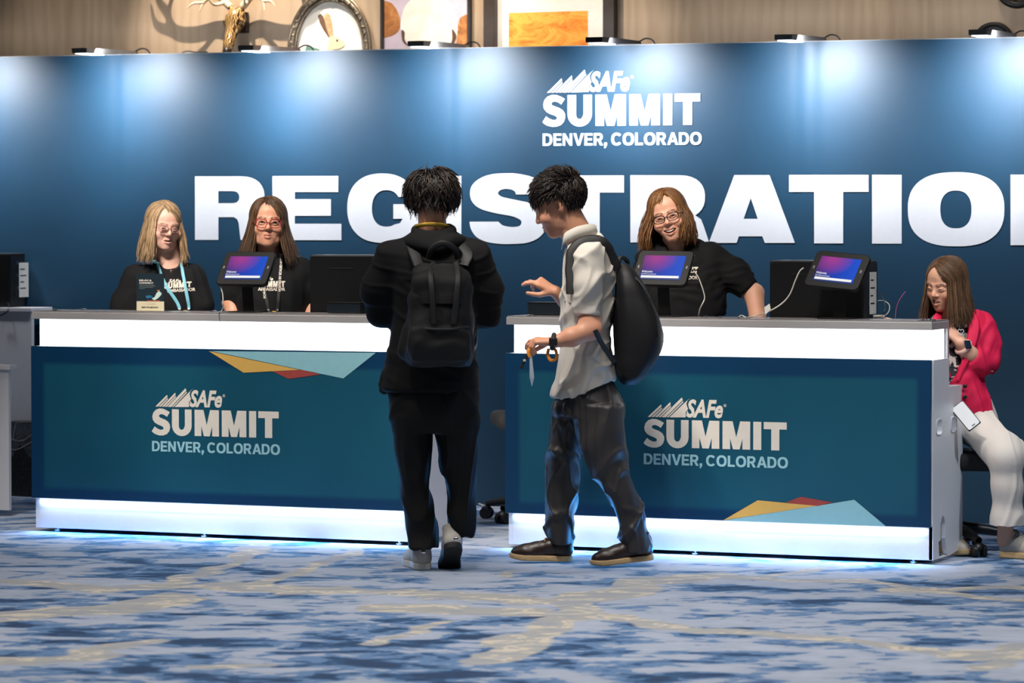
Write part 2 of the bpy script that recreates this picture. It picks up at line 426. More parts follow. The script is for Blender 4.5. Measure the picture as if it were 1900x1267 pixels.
M_PRINT = simple('print_white', srgb(212,214,220), 0.55, var=0.015)
def wall_glyph(name, loops, y=BY-0.0034, parent=backdrop, mat=None):
    """loops given as measured outline points on the wall plane"""
    lp = [[(at(px, py, y).x, at(px, py, y).z) for px, py in l] for l in loops]
    Vg, Fg = outline_faces(lp)
    me = bpy.data.meshes.new(name); me.from_pydata([(v.x, y-(BY if parent is backdrop else 0), v.y) for v in Vg], [], Fg); me.update()
    return mesh_obj(name, me, mat or M_PRINT, parent)
def arc(cx, cy, rx, ry, a0, a1, n=14, p=2.3):
    return superell(cx, cy, rx, ry, p, n, a0, a1)
def lerp_y(x):      # top/bottom of the lettering band
    t = (x-362)/(1875-362); return 327.2-3.6*t, 444.6+8.9*t
def glyph_R(x, k):
    t, bt = lerp_y(x+60*k); h = bt-t; f = lambda u: x+u*k; g = lambda v: t+v*h/117.5
    o = [(f(0),g(0)),(f(85),g(0))]+[(f(a),g(c)) for a, c in arc(85,38,44,38,-90,45,12)]+[(f(112),g(70)),(f(122),g(77)),(f(127),g(90)),(f(136),g(117.5)),(f(84.5),g(117.5)),(f(82),g(95)),(f(81),g(86)),(f(78),g(79)),(f(72),g(75.5)),(f(43.5),g(75.5)),(f(43.5),g(117.5)),(f(0),g(117.5))]
    i = [(f(43.5),g(27.3)),(f(70),g(27.3))]+[(f(a),g(c)) for a, c in arc(70,38.5,12.5,11.2,-90,90,10)]+[(f(43.5),g(49.8))]
    return [o, i]
def glyph_E():
    return [[(505.5,326.7),(627.6,326.4),(627.6,356.2),(547,356.2),(547,369.4),(614,369.4),(614,400.3),(547,400.3),(547,415),(633.5,415.2),(633.5,445.6),(505.5,445.3)]]
def glyph_G():
    o = arc(709,386,64.7,64.2,-28,-180,22)+arc(709,386,64.7,64.2,180,48,22)[1:]
    o = [(767,362)]+o[1:-1]+[(766,428),(776,428),(776,378.8),(729.7,378.8),(729.7,405.9),(747,405.9),(742,414)]
    o += arc(717,386.6,27,34,60,180,12)+arc(717,386.6,27,34,-180,-35,12)[1:]
    return [o]
def glyph_S(x0, x1, t, b):
    w = x1-x0; h = b-t; f = lambda u: x0+u*w; g = lambda v: t+v*h
    pts = [(.98,.30),(.94,.16),(.82,.055),(.62,.005),(.48,0),(.30,.012),(.14,.07),(.035,.17),(.008,.29),(.04,.41),(.14,.50),(.32,.56),(.52,.60),(.60,.625),(.66,.66),(.675,.70),(.65,.745),(.58,.76),(.50,.755),(.43,.735),(.395,.705),(.375,.685),(.0,.685),(.02,.79),(.09,.90),(.22,.97),(.40,.999),(.55,1),(.74,.985),(.89,.92),(.975,.82),(1.0,.71),(.985,.58),(.92,.49),(.80,.425),(.62,.38),(.46,.345),(.40,.32),(.37,.285),(.385,.25),(.42,.23),(.48,.22),(.545,.23),(.59,.26),(.605,.30)]
    sharp = {0, 21, 22, 44}
    out = []
    for a, c in ((0, 21), (22, 44)): out += [tuple(q) for q in spline([(f(u), g(v)) for u, v in pts[a:c+1]], 90)]
    return [out]
def glyph_T(x0, x1, s0, s1):
    t, bt = lerp_y((x0+x1)/2); m = t+31.6
    return [[(x0,t),(x1,t),(x1,m),(s1,m),(s1,bt),(s0,bt),(s0,m),(x0,m)]]
def glyph_I(x0, x1):
    t, bt = lerp_y(x0); return [[(x0,t),(x1,t),(x1,bt),(x0,bt)]]
t_, b_ = lerp_y(1395)
LET = [glyph_R(361.7, 1.0), glyph_E(), glyph_G(), glyph_I(805,856), glyph_S(871,1014,321.5,452.5), glyph_T(1017,1157.7,1061,1112.7), glyph_R(1169.6,1.075),
       [[(1362.4,t_),(1427.8,t_),(1475,b_),(1419,b_),(1414.5,438.4),(1371,438.4),(1366.6,b_),(1315,b_)],[(1393,367.8),(1406,406),(1379.8,406)]],
       glyph_T(1464,1611.6,1510.5,1564.5), glyph_I(1618,1673), [superell(1774,388.2,89.6,68.8,2.5,56), superell(1773.6,388.6,28.9,35.2,2.4,36)],
       [[(1875,324),(1930,324),(1985,395),(1985,324),(2032,324),(2032,455),(1980,455),(1922,382),(1922,455),(1875,455)]]]
for g in LET: wall_glyph('letter', g)

def summit_letters():
    S = [[(147+u*241, v) for u, v in [(.985,.12),(.83,.30),(.70,.235),(.56,.20),(.44,.215),(.40,.27),(.43,.32),(.55,.36),(.74,.41),(.90,.49),(.99,.60),(1,.72),(.95,.85),(.83,.955),(.63,1.015),(.43,1.02),(.22,.98),(.08,.92),(0,.86),(.165,.675),(.30,.75),(.47,.80),(.60,.79),(.645,.745),(.62,.69),(.52,.65),(.33,.60),(.17,.53),(.06,.42),(.035,.29),(.09,.15),(.22,.04),(.42,-.015),(.62,-.01),(.82,.05)]]]
    U = [[(412,0),(502,0),(502,.62)]+[(502+36*(1-math.cos(a)), .64+.14*math.sin(a)) for a in np.linspace(.3,math.pi-.3,8)]+[(580,.62),(580,0),(668,0),(668,.62)]+[(540+128*math.cos(a), .62+.40*math.sin(a)) for a in np.linspace(0.15,math.pi-.15,14)]+[(412,.62)]]
    def Mg(x0): return [[(x0+0,0),(x0+115,0),(x0+157,.57),(x0+200,0),(x0+315,0),(x0+315,1),(x0+227,1),(x0+227,.62),(x0+195,1),(x0+120,1),(x0+87,.62),(x0+87,1),(x0,1)]]
    Ig = [[(1407,0),(1498,0),(1498,1),(1407,1)]]
    T = [[(1525,0),(1785,0),(1785,.255),(1702,.255),(1702,1),(1610,1),(1610,.255),(1525,.255)]]
    return (S, U, Mg(706), Mg(1057), Ig, T)
def summit_logo(root, x, y, z, w, c1, c2, c3, reg=True):
    """SAFe SUMMIT / DENVER, COLORADO print, lower left corner at x, z; w = width of the SUMMIT line"""
    k = w/1640.0           # measured logo units, 1640 wide
    def piece(name, loops, mat):
        Vg, Fg = outline_faces([[(u, v) for u, v in l] for l in loops])
        me = bpy.data.meshes.new(name); me.from_pydata([(x+p.x*k, y, z+p.y*k) for p in Vg], [], Fg); me.update()
        return mesh_obj(name, me, mat, root)
    Y0 = 190                 # baseline of SUMMIT
    H = 302
    def up(l): return [(a-147, Y0+H-(b)*H) for a, b in l]
    for g in summit_letters(): piece('letter', [up(l) for l in g], c2)
    # mountain mark
    b0 = Y0+H+25
    def mt(l): return [(a-147, b0+(300-b)) for a, b in l]
    for l in ([(195,300),(350,160),(356,184),(229,300)], [(240,300),(358,194),(361,210),(268,300)], [(279,300),(456,133),(461,160),(310,300)], [(320,300),(462,170),(465,188),(346,300)],
              [(356,300),(590,80),(601,108),(404,300)], [(414,300),(604,118),(608,132),(434,300)], [(446,300),(612,146),(690,80),(655,115),(642,150),(662,205),(636,236),(634,296)]):
        piece('mountain_stripe', [mt(l)], c1)
    def txt(s, x0, x1, y0, h, mat, name, bold, shear=0.0):
        Vt, Ft = text_mesh(s, 1.0, bold, 1.0, shear); Vt = fit(Vt, (x1-x0)*k, h*k)
        me = bpy.data.meshes.new(name); me.from_pydata([(x+(x0-147)*k+p.x, y, z+y0*k+p.y) for p in Vt], [], Ft); me.update()
        return mesh_obj(name, me, mat, root)
    def city(mat):
        st = 23
        def ring(cx_, w_, gap=None):
            o_ = superell(cx_, 50, w_/2, 51.5, 2.35, 40); i_ = superell(cx_, 50, w_/2-st-.5, 51.5-st+3, 2.2, 32)
            return [o_, i_]
        def D(x0): 
            o_ = [(x0,0),(x0+38,0)]+superell(x0+38,50,46,50,2.3,18,-90,90)+[(x0+38,100),(x0,100)]
            i_ = [(x0+st,19),(x0+38,19)]+superell(x0+38,50,23,31,2.2,14,-90,90)+[(x0+38,81),(x0+st,81)]
            return [o_, i_], 84
        def E(x0): return [[(x0,0),(x0+70,0),(x0+70,19),(x0+st,19),(x0+st,41),(x0+64,41),(x0+64,59),(x0+st,59),(x0+st,81),(x0+69,81),(x0+69,100),(x0,100)]], 70
        def Nn(x0): return [[(x0,0),(x0+22,0),(x0+22,62),(x0+60,0),(x0+82,0),(x0+82,100),(x0+60,100),(x0+60,38),(x0+22,100),(x0,100)]], 82
        def Vv(x0): return [[(x0,100),(x0+34,0),(x0+57,0),(x0+91,100),(x0+66,100),(x0+45.5,30),(x0+25,100)]], 91
        def Rr(x0):
            o_ = [(x0,0),(x0+st,0),(x0+st,36),(x0+36,36),(x0+55,0),(x0+81,0),(x0+59,39)]+superell(x0+46,69,31,31,2.2,16,-50,90)+[(x0+46,100),(x0,100)]
            return [o_, [(x0+st,55),(x0+44,55)]+superell(x0+44,68,11,13,2.1,10,-90,90)+[(x0+st,81)]], 80
        def Cc(x0):
            o_ = superell(x0+46,50,46,51.5,2.3,34,38,322); i_ = superell(x0+46,50,23,32,2.2,26,322,38)
            return [o_+[(x0+68,27)]+i_[1:-1]+[(x0+68,72)]], 88
        def Oo(x0): return ring(x0+48, 96), 96
        def Ll(x0): return [[(x0,0),(x0+66,0),(x0+66,20),(x0+st,20),(x0+st,100),(x0,100)]], 66
        def Aa(x0): return [[(x0,0),(x0+24,0),(x0+31,22),(x0+62,22),(x0+69,0),(x0+94,0),(x0+59,100),(x0+35,100)],[(x0+37,40),(x0+46.5,72),(x0+56,40)]], 94
        def Co(x0): return [[(x0,24),(x0+25,24),(x0+25,2),(x0+11,-22),(x0-1,-22),(x0+4,0),(x0,0)]], 25
        cur = 0; items = []
        for ch in 'DENVER, COLORADO':
            if ch == ' ': cur += 26; continue
            g_, w_ = {'D':D,'E':E,'N':Nn,'V':Vv,'R':Rr,'C':Cc,'O':Oo,'L':Ll,'A':Aa,',':Co}[ch](cur); items.append(g_); cur += w_+(4 if ch in 'VA' else 9)
        kx = 1650.0/(cur-9)
        for g_ in items: piece('letter', [[(3+a_*kx, b_*1.20) for a_, b_ in l_] for l_ in g_], mat)
    txt('SAFe', 640, 1062, b0+2, 200, c1, 'safe_lettering', 0.035, 0.25)
    if reg: txt('®', 1068, 1102, b0+125, 34, c1, 'registered_mark', 0.01)
    city(c3)
p0 = at(1006, 265, BY); p1 = at(1300, 262, BY)
lg = empty('logo', (0,0,0)); lg.parent = backdrop; lg['kind'] = 'part'
p_s = at(1006.3, 234.5, BY-0.0034); p_e = at(1299.5, 231.5, BY-0.0034)
kk = (p_e.x-p_s.x)
summit_logo(lg, p_s.x, -0.0034, p_s.z-190*kk/1640, kk, M_PRINT, M_PRINT, simple('print_pale_blue', srgb(212,232,245), 0.5, var=0.02))

# ================================================================== arm lamps on top of the backdrop
M_LAMP = simple('lamp_grey', srgb(150,148,146), 0.35, 0.6)
M_LAMPD = simple('lamp_dark', srgb(60,60,62), 0.4, 0.5)
M_LED = simple('led_white', (1,1,1), 0.4, emit=((0.80,0.90,1.0), 2.5))
M_BLACK = simple('black_plastic', srgb(22,22,24), 0.42)
def arm_lamp(px_tip, py_tip, label, mat):
    p = at(px_tip+16, py_tip+5, 1.62)
    root = empty('arm_lamp', (p.x, BY, BTOP+0.006), 0, label, 'lamp', 'arm lamps along the top of the backdrop')
    dz = p.z-(BTOP+0.006)
    Lh = 1.62-BY
    b = MB(); b.prism([(Lh, dz-0.012), (Lh, dz+0.014), (Lh+0.22, dz+0.018), (0.0, 0.014), (0.02, -0.0), (Lh+0.22, dz-0.010)], -0.045, 0.045, 'x')
    b.build('lamp_head', mat, root)
    MB().box((-0.036, Lh+0.02, dz-0.0175), (0.036, Lh+0.21, dz-0.0125)).build('led_panel', M_LED, root)
    MB().box((-0.02, 0.066, -0.10), (0.02, 0.07, 0.012)).box((-0.02,-0.01,0.004),(0.02,0.07,0.012)).build('bracket', M_LAMPD, root)
    MB().tube(spline([(0.03,0.02,0.012),(0.06,0.05,0.03),(0.10,0.06,0.006),(0.11,0.075,-0.1)], 14), 0.004).build('cable', M_BLACK, root)
    d = bpy.data.lights.new('arm_lamp_light', 'AREA'); d.shape = 'RECTANGLE'; d.size = 0.16; d.size_y = 0.16; d.energy = 19.5; d.color = (0.95, 0.97, 1.0); d.spread = math.radians(124)
    o = bpy.data.objects.new('arm_lamp_light', d); COL.objects.link(o); o.parent = root
    o.location = (0, Lh+0.07, dz-0.022)
    o.rotation_euler = (Vector((0, 0.0, -0.40))-Vector(o.location)).to_track_quat('-Z', 'Y').to_euler()
    return root
for (px, py, lab, mt_) in ((-172,96,'arm lamp on backdrop beyond the left picture edge',M_LAMP),(131,89,'grey arm lamp on backdrop, leftmost, left of the antlers',M_LAMP),(440,84,'grey arm lamp on backdrop below the gold skull and oval frame',M_LAMP),(755,76,'grey arm lamp on backdrop in front of the cattle painting',M_LAMP),
                           (1086,69,'dark grey arm lamp on backdrop in front of the orange painting',M_LAMPD),(1437,64,'beige arm lamp on backdrop against bare wood wall',M_LAMP),(1798,55,'arm lamp on backdrop in front of a black round wall ornament',M_LAMP)):
    arm_lamp(px, py, lab, mt_)

# loose lamp cable lying on the backdrop's top edge
pts = [at(338,99,BY+0.03), at(348,95,BY+0.03), at(362,97,BY+0.03), at(372,97.5,BY+0.03), at(385,97,BY+0.03)]
tag(MB().tube(spline([(p.x,p.y,max(p.z,BTOP+0.008)) for p in pts], 20), 0.004).build('lamp_cable', M_BLACK), 'thin black cable lying on the top edge below the antlers', 'cable')

# ================================================================== pictures and ornaments on the wooden wall
def wp(px, py, off=0.02): return at(px, py, WY-off)
# oval rabbit picture
M_SILVER = simple('aged_silver', srgb(128,116,100), 0.38, 0.75, 0.35, 60, 0.6)
M_MATW = simple('mat_white', srgb(236,230,220), 0.8, var=0.02)
c = wp(609, 92, .04); s_ = (wp(685,92,.04).x-wp(532,92,.04).x)/2; rz_ = s_*1.27
oval = empty('oval_picture', (c.x, WY, c.z), 0, 'oval picture of a hare in an ornate silver frame', 'picture')
def ell_pts(rx, rz, y, n=72): return [(rx*math.cos(a), y, rz*math.sin(a)) for a in np.linspace(0, 2*math.pi, n, endpoint=False)]
fr = MB()
fr.tube(ell_pts(s_*0.985, rz_*0.985, -0.025), 0.010, 8, True); fr.tube(ell_pts(s_*0.83, rz_*0.85, -0.022), 0.010, 8, True); fr.tube(ell_pts(s_*0.91, rz_*0.92, -0.018), 0.020, 8, True)
fo = fr.build('frame', M_SILVER, oval, True)
for i, a in enumerate(np.linspace(0, 2*math.pi, 44, endpoint=False)):
    M = Matrix.Rotation(-a+ (0.6 if i % 2 else -0.6), 4, 'Y')
    MB().sphere((s_*0.91*math.cos(a), -0.036, rz_*0.92*math.sin(a)), (0.016, 0.010, 0.006), 8, M).build('scroll', M_SILVER, fo, True)
bm = MB(); bm.bm.faces.new([bm.bm.verts.new(p) for p in ell_pts(s_*0.86, rz_*0.86, -0.012, 48)]); bm.build('print_sheet', M_MATW, oval)
def flat_print(name, loops, parent, off, mat, ox, oz):
    lp = [[(wp(px,py,0.02).x-ox, wp(px,py,0.02).z-oz) for px,py in l] for l in loops]
    Vg, Fg = outline_faces(lp)
    me = bpy.data.meshes.new(name); me.from_pydata([(v.x, -off, v.y) for v in Vg], [], Fg); me.update()
    return mesh_obj(name, me, mat, parent)
M_FUR = simple('hare_print', srgb(176,140,104), 0.8, var=0.3, scale=60); M_FURD = simple('hare_print_dark', srgb(92,66,48), 0.8, var=0.2, scale=60); M_FURL = simple('hare_print_light', srgb(214,190,158), 0.8, var=0.15, scale=60)
flat_print('hare_ear', [[(589,29),(594,25),(599,30),(606,52),(612,68),(610,71),(600,57),(592,42)]], oval, 0.014, M_FURD, c.x, c.z)
flat_print('hare_ear', [[(600,28),(606,24),(612,28),(616,45),(618,66),(611,70),(604,50)]], oval, 0.0145, M_FUR, c.x, c.z)
flat_print('hare_head', [spline([(610,70),(618,66),(628,70),(637,77),(639,83),(632,89),(618,91),(609,86)], 32, True)], oval, 0.015, M_FURL, c.x, c.z)
flat_print('hare_body', [spline([(610,80),(617,90),(622,110),(618,130),(600,130),(604,100)], 24, True)], oval, 0.0142, M_FURL, c.x, c.z)
flat_print('hare_eye', [superell(625,75,2.2,2.2,2,12)], oval, 0.016, M_BLACK, c.x, c.z)
flat_print('green_patch', [[(568,84),(592,91),(600,110),(560,110)]], oval, 0.0138, simple('print_green', srgb(88,132,118), 0.8), c.x, c.z)

# two framed pictures
def framed(name, label, px0, px1, py0, py1, fw, fmat, depth, matmat, inner=None):
    a = wp(px0, py1, depth); b2 = wp(px1, py0, depth)
    w = b2.x-a.x; zt = b2.z; zb = a.z
    root = empty(name, (a.x, WY, zb), 0, label, 'picture')
    h = zt-zb
    for lo, hi in (((0,-depth,0),(fw,0,h)), ((w-fw,-depth,0),(w,0,h)), ((fw,-depth,h-fw),(w-fw,0,h)), ((fw,-depth,0),(w-fw,0,fw))):
        MB().box(lo, hi, 0.003).build('frame_bar', fmat, root)
    MB().box((fw,-0.012,fw),(w-fw,-0.002,h-fw)).build('mat_board', matmat, root)
    return root, a.x, zb
M_FRBLK = simple('frame_black', srgb(30,26,24), 0.4); M_FRWOOD = simple('frame_dark_wood', srgb(52,40,32), 0.45, var=0.2)
M_LAV = simple('paint_lavender', srgb(196,182,196), 0.8, var=0.12, scale=8)
r1, ox, oz = framed('cattle_painting', 'thin black framed painting of a white and brown cow', 705, 872, -90, 125, 0.018, M_FRBLK, 0.035, M_LAV)
def paint_noise(name, cols, scale, stretch=(1,1,1)):
    m, nt, b = material(name); tc = N(nt,'ShaderNodeTexCoord'); mp = N(nt,'ShaderNodeMapping'); mp.inputs['Scale'].default_value = stretch
    nt.links.new(tc.outputs['Object'], mp.inputs['Vector'])
    n = N(nt,'ShaderNodeTexNoise', i_Scale=scale, i_Detail=6.0, i_Roughness=0.65, i_Distortion=0.6); nt.links.new(mp.outputs[0], n.inputs['Vector'])
    r = ramp(nt, cols, n.outputs['Fac']); nt.links.new(r.outputs[0], b.inputs['Base Color']); setp(b, Roughness=0.75); return m
M_COWW = paint_noise('paint_cow_white', [(0.3, srgb(232,214,196)), (0.6, srgb(246,238,228)), (0.75, srgb(222,190,160))], 6)
M_COWB = paint_noise('paint_cow_brown', [(0.35, srgb(96,58,34)), (0.55, srgb(176,112,58)), (0.7, srgb(206,150,92))], 9)
def rel(p, mat, name, off): flat_print(name, [spline(p, 48, True)], r1, off, mat, ox, oz)
rel([(706,8),(722,4),(735,18),(742,40),(738,58),(722,68),(706,64)], M_COWB, 'painted_patch', 0.0125)
rel([(850,40),(858,30),(868,34),(868,110),(848,110),(846,75)], M_COWB, 'painted_patch', 0.0126)
rel([(752,10),(768,-4),(800,-8),(830,0),(842,20),(848,45),(845,75),(828,100),(800,112),(770,100),(750,72),(742,50),(745,28)], M_COWW, 'painted_patch', 0.013)
rel([(744,56),(750,60),(750,74),(756,84),(746,76)], M_FURD, 'painted_edge', 0.0135); rel([(838,54),(846,66),(842,80),(834,88),(838,72)], M_FURD, 'painted_edge', 0.0135)
r2, ox2, oz2 = framed('orange_painting', 'wide dark wood framed orange abstract print with white mat', 897, 1139, -110, 150, 0.066, M_FRWOOD, 0.06, M_MATW)
M_ORG = paint_noise('paint_orange', [(0.30, srgb(206,84,34)), (0.42, srgb(238,136,40)), (0.55, srgb(250,176,74)), (0.66, srgb(246,160,56)), (0.76, srgb(240,214,170))], 7, (1,1,2.2))
flat_print('orange_print', [[(943,24),(1090,20),(1090,125),(943,125)]], r2, 0.0125, M_ORG, ox2, oz2)
# round black ornaments
M_ORN = simple('ornament_black', srgb(26,26,26), 0.5, 0.3)
def ring(name, label, px, py, R, r, disc):
    c_ = wp(px, py, 0.03); root = empty(name, (c_.x, WY, c_.z), 0, label, 'wall ornament')
    MB().tube(ell_pts(R, R, -0.03, 48), r, 10, True).build('rim', M_ORN, root, True)
    MB().cyl((0,-0.02,0),(0,-0.003,0), R if disc else R*0.35, n=32).build('plate', M_ORN if disc else simple('ornament_grey', srgb(110,108,104), 0.5, 0.4), root, auto=True)
    for a in range(6):
        q = a*math.pi/3; MB().box((0,-0.03,-0.008),(R,-0.014,0.008), M=Matrix.Rotation(q,4,'Y')).build('spoke', M_ORN, root)
ring('wall_ornament', 'black round ornament on wood wall behind the rightmost arm lamp', 1843, 82, 0.105, 0.012, True)
ring('wall_ornament', 'black ring ornament at the top right picture corner', 1888, -28, 0.105, 0.02, False)
ring('wall_ornament', 'dark round ornament cut by the right picture edge', 1936, 100, 0.12, 0.02, True)
# ================================================================== reception counters
M_TOP = simple('counter_top_silver', srgb(176,172,170), 0.32, 0.25, 0.03, 12)
M_WHITE = simple('counter_white', srgb(222,222,226), 0.38, var=0.015)
M_BAND = simple('light_band', (1,1,1), 0.4, emit=((0.93,0.965,1.0), 2.6))
M_CHROME = simple('chrome', srgb(210,210,212), 0.15, 1.0)
M_DARK = simple('gap_dark', srgb(16,18,24), 0.7)
M_CREAM = simple('print_cream', srgb(222,214,200), 0.5, var=0.02); M_TEALTXT = simple('print_teal_pale', srgb(150,196,204), 0.5, var=0.02)
M_GOLD = simple('print_gold', srgb(214,170,86), 0.5, var=0.03); M_RED = simple('print_red', srgb(158,66,60), 0.5, var=0.04); M_AQUA = simple('print_aqua', srgb(138,190,198), 0.5, var=0.03)
def panel_mat():
    m, nt, b = material('counter_graphic'); L = nt.links.new
    tc = N(nt, 'ShaderNodeTexCoord')
    n1 = N(nt, 'ShaderNodeTexNoise', i_Scale=1.2, i_Detail=2.0); L(tc.outputs['Object'], n1.inputs['Vector'])
    r = ramp(nt, [(0.3, srgb(14,72,92)), (0.7, srgb(22,84,106))], n1.outputs['Fac'])
    # backlit look painted into the base colour: lighter inside, darker soft border
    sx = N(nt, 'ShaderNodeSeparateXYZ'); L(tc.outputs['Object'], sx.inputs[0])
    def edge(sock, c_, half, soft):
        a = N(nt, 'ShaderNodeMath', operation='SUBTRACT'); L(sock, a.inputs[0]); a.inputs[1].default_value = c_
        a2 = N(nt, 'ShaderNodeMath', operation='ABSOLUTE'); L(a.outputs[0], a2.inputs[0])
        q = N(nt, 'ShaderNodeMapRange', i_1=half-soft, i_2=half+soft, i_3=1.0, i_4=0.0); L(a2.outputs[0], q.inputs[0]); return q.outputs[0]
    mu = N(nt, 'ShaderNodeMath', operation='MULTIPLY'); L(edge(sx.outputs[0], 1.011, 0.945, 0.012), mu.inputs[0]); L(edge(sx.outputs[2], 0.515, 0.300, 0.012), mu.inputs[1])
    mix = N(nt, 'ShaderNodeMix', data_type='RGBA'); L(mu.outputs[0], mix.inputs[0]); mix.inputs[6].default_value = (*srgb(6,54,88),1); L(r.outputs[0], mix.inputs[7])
    L(mix.outputs[2], b.inputs['Base Color']); setp(b, Roughness=0.35); b.inputs['Specular IOR Level'].default_value = 0.5
    return m
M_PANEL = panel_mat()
ZT, ZLB, ZPT, ZPB, ZPL = 1.070, 1.030, 0.899, 0.164, 0.018
LEN = 2.022; D1, D2 = 0.272, 0.50
def led_strip(parent, loc, sx, sy, power, target, color, spread=150):
    d = bpy.data.lights.new('led_strip_light', 'AREA'); d.shape = 'RECTANGLE'; d.size = sx; d.size_y = sy; d.energy = power; d.color = color; d.spread = math.radians(spread)
    o = bpy.data.objects.new('led_strip_light', d); COL.objects.link(o); o.parent = parent; o.location = loc
    o.rotation_euler = (Vector(target)-Vector(loc)).to_track_quat('-Z', 'Y').to_euler(); return o
def counter(x, y, label, tri_top):
    r = empty('reception_counter', (x, y, 0), 0, label, 'counter')
    # ledge
    MB().box((0,0,ZLB),(LEN,D1,ZT-0.006),0.002).build('countertop', M_TOP, r)
    MB().box((0.004,0.004,ZT-0.006),(LEN-0.004,D1,ZT)).build('top_plate', simple('counter_top_plate', srgb(150,146,146), 0.22, 0.3), r)
    # luminous band, wraps round both ends
    MB().box((0.028,0.028,ZPT),(LEN-0.004,0.20,ZLB)).build('light_band', M_BAND, r)
    # lower body
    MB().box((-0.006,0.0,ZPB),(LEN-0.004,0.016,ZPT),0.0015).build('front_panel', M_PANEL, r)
    MB().box((0.018,0.030,ZPL),(LEN-0.002,0.046,ZPB+0.01),0.0015).build('plinth', M_WHITE, r)
    MB().box((0.0,0.016,ZPB+0.002),(LEN-0.004,0.030,ZPT-0.001)).build('backing', M_WHITE, r)
    # side panels with grommet holes on the right
    for sx, holes in ((0.0, False), (LEN-0.018, True)):
        prof = [(0.030,ZPL),(0.030,ZPT-0.001),(D1,ZPT-0.001),(D1,0.770),(D2,0.770),(D2,0.035),(0.30,ZPL)]
        if not holes:
            MB().prism(prof, sx, sx+0.018, 'x').build('side_panel', M_WHITE, r)
        else:
            loops = [prof, superell(0.115,0.600,0.042,0.032,4,20), superell(0.345,0.600,0.042,0.032,4,20),
                     [(0.13,ZPL+0.004),(0.115,0.09),(0.15,0.10),(0.15,0.17),(0.165,0.195),(0.185,0.205),(0.205,0.195),(0.22,0.17),(0.22,0.10),(0.235,0.05),(0.26,ZPL+0.004)]]
            Vg, Fg = outline_faces(loops)
            bm = bmesh.new(); vv = [bm.verts.new((sx+0.018, p.x, p.y)) for p in Vg]
            fs = [bm.faces.new([vv[i] for i in f]) for f in Fg]
            ex = bmesh.ops.extrude_face_region(bm, geom=fs)
            bmesh.ops.translate(bm, vec=(-0.018,0,0), verts=[g for g in ex['geom'] if isinstance(g, bmesh.types.BMVert)])
            bmesh.ops.recalc_face_normals(bm, faces=bm.faces[:])
            me = bpy.data.meshes.new('side_panel'); bm.to_mesh(me); bm.free(); mesh_obj('side_panel', me, M_WHITE, r)
            for hy in (0.115, 0.345):
                rim = MB(); rim.tube([(sx+0.019, p[0], p[1]) for p in superell(hy,0.600,0.044,0.034,4,28)], 0.004, 6, True); rim.build('grommet', M_WHITE, r, True)
            MB().box((sx+0.0,D1-0.005,0.79),(sx+0.012,D1+0.02,ZLB)).build('upright', M_TOP, r)
    MB().box((0.018,D1,0.752),(LEN-0.018,D2,0.770)).build('desk_shelf', M_WHITE, r)
    MB().box((0.018,D1-0.02,0.770),(LEN-0.018,D1,ZLB)).build('riser', M_WHITE, r)
    MB().box((0.03,0.05,0.02),(LEN-0.03,0.28,0.022)).build('base_plate', M_DARK, r)
    for fx in (0.10, 0.9, LEN-0.10):
        for fy in (0.07, 0.42):
            MB().cyl((fx,fy,0),(fx,fy,0.008),0.02,n=16).cyl((fx,fy,0.008),(fx,fy,0.06),0.007,n=12).build('levelling_foot', M_CHROME, r, auto=True)
    # led strips under the panel
    MB().box((0.02,0.018,ZPB+0.0015),(LEN-0.02,0.028,ZPB+0.0035)).build('led_strip', M_LED, r)
    led_strip(r, (LEN/2, 0.021, ZPB-0.004), LEN-0.06, 0.008, 3.6, (LEN/2, 0.026, 0.0), (0.62,0.80,1.0))
    led_strip(r, (LEN/2, 0.024, 0.013), LEN-0.04, 0.006, 15.0, (LEN/2, -0.2, -0.012), (0.02,0.36,1.0), 175)
    # screw caps on the ledge
    for cx_, cy_ in ((0.105,0.05),(0.17,0.20),(LEN-0.055,0.05),(LEN-0.03,0.09),(LEN*0.46,0.12),(LEN*0.5,0.09)):
        MB().cyl((cx_,cy_,ZT),(cx_,cy_,ZT+0.004),0.022,n=24).cyl((cx_,cy_,ZT+0.004),(cx_,cy_,ZT+0.008),0.018,0.008,n=24).build('screw_cap', M_CHROME, r, auto=True)
    return r
M_GAPSIDE = M_DARK
cl = counter(-2.453, -0.090, 'blue reception counter at left, painted triangles hanging under its light band', True)
cr = counter(0.0, 0.0, 'blue reception counter at right, painted triangles rising at its bottom edge', False)
def counter_print(root, loops, mat, name='triangle', lift=0.0):
    yy = root.location.y-0.0012-lift
    lp = [[(at(px,py,yy).x-root.location.x, at(px,py,yy).z) for px,py in l] for l in loops]
    Vg, Fg = outline_faces(lp)
    me = bpy.data.meshes.new(name); me.from_pydata([(v.x, -0.0012-lift, v.y) for v in Vg], [], Fg); me.update()
    return mesh_obj(name, me, mat, root)
def ypt(root, px): # panel top / bottom image line
    pass
counter_print(cl, [[(387,651.2),(556,686),(452,691.5)]], M_GOLD, lift=0.0004)
counter_print(cl, [[(505,689),(560,686),(595,694.5),(536,703)]], M_RED, lift=0.0002)
counter_print(cl, [[(392,651.2),(697,654.5),(637,702),(560,686)]], M_AQUA, lift=0.0)
counter_print(cr, [[(1342,965),(1406,928),(1516,938.5)]], M_GOLD, lift=0.0004)
counter_print(cr, [[(1458,932),(1486,921.5),(1545,932),(1516,939)]], M_RED, lift=0.0002)
counter_print(cr, [[(1342,965.5),(1516,938.5),(1585,927),(1644,976.5)]], M_AQUA, lift=0.0)
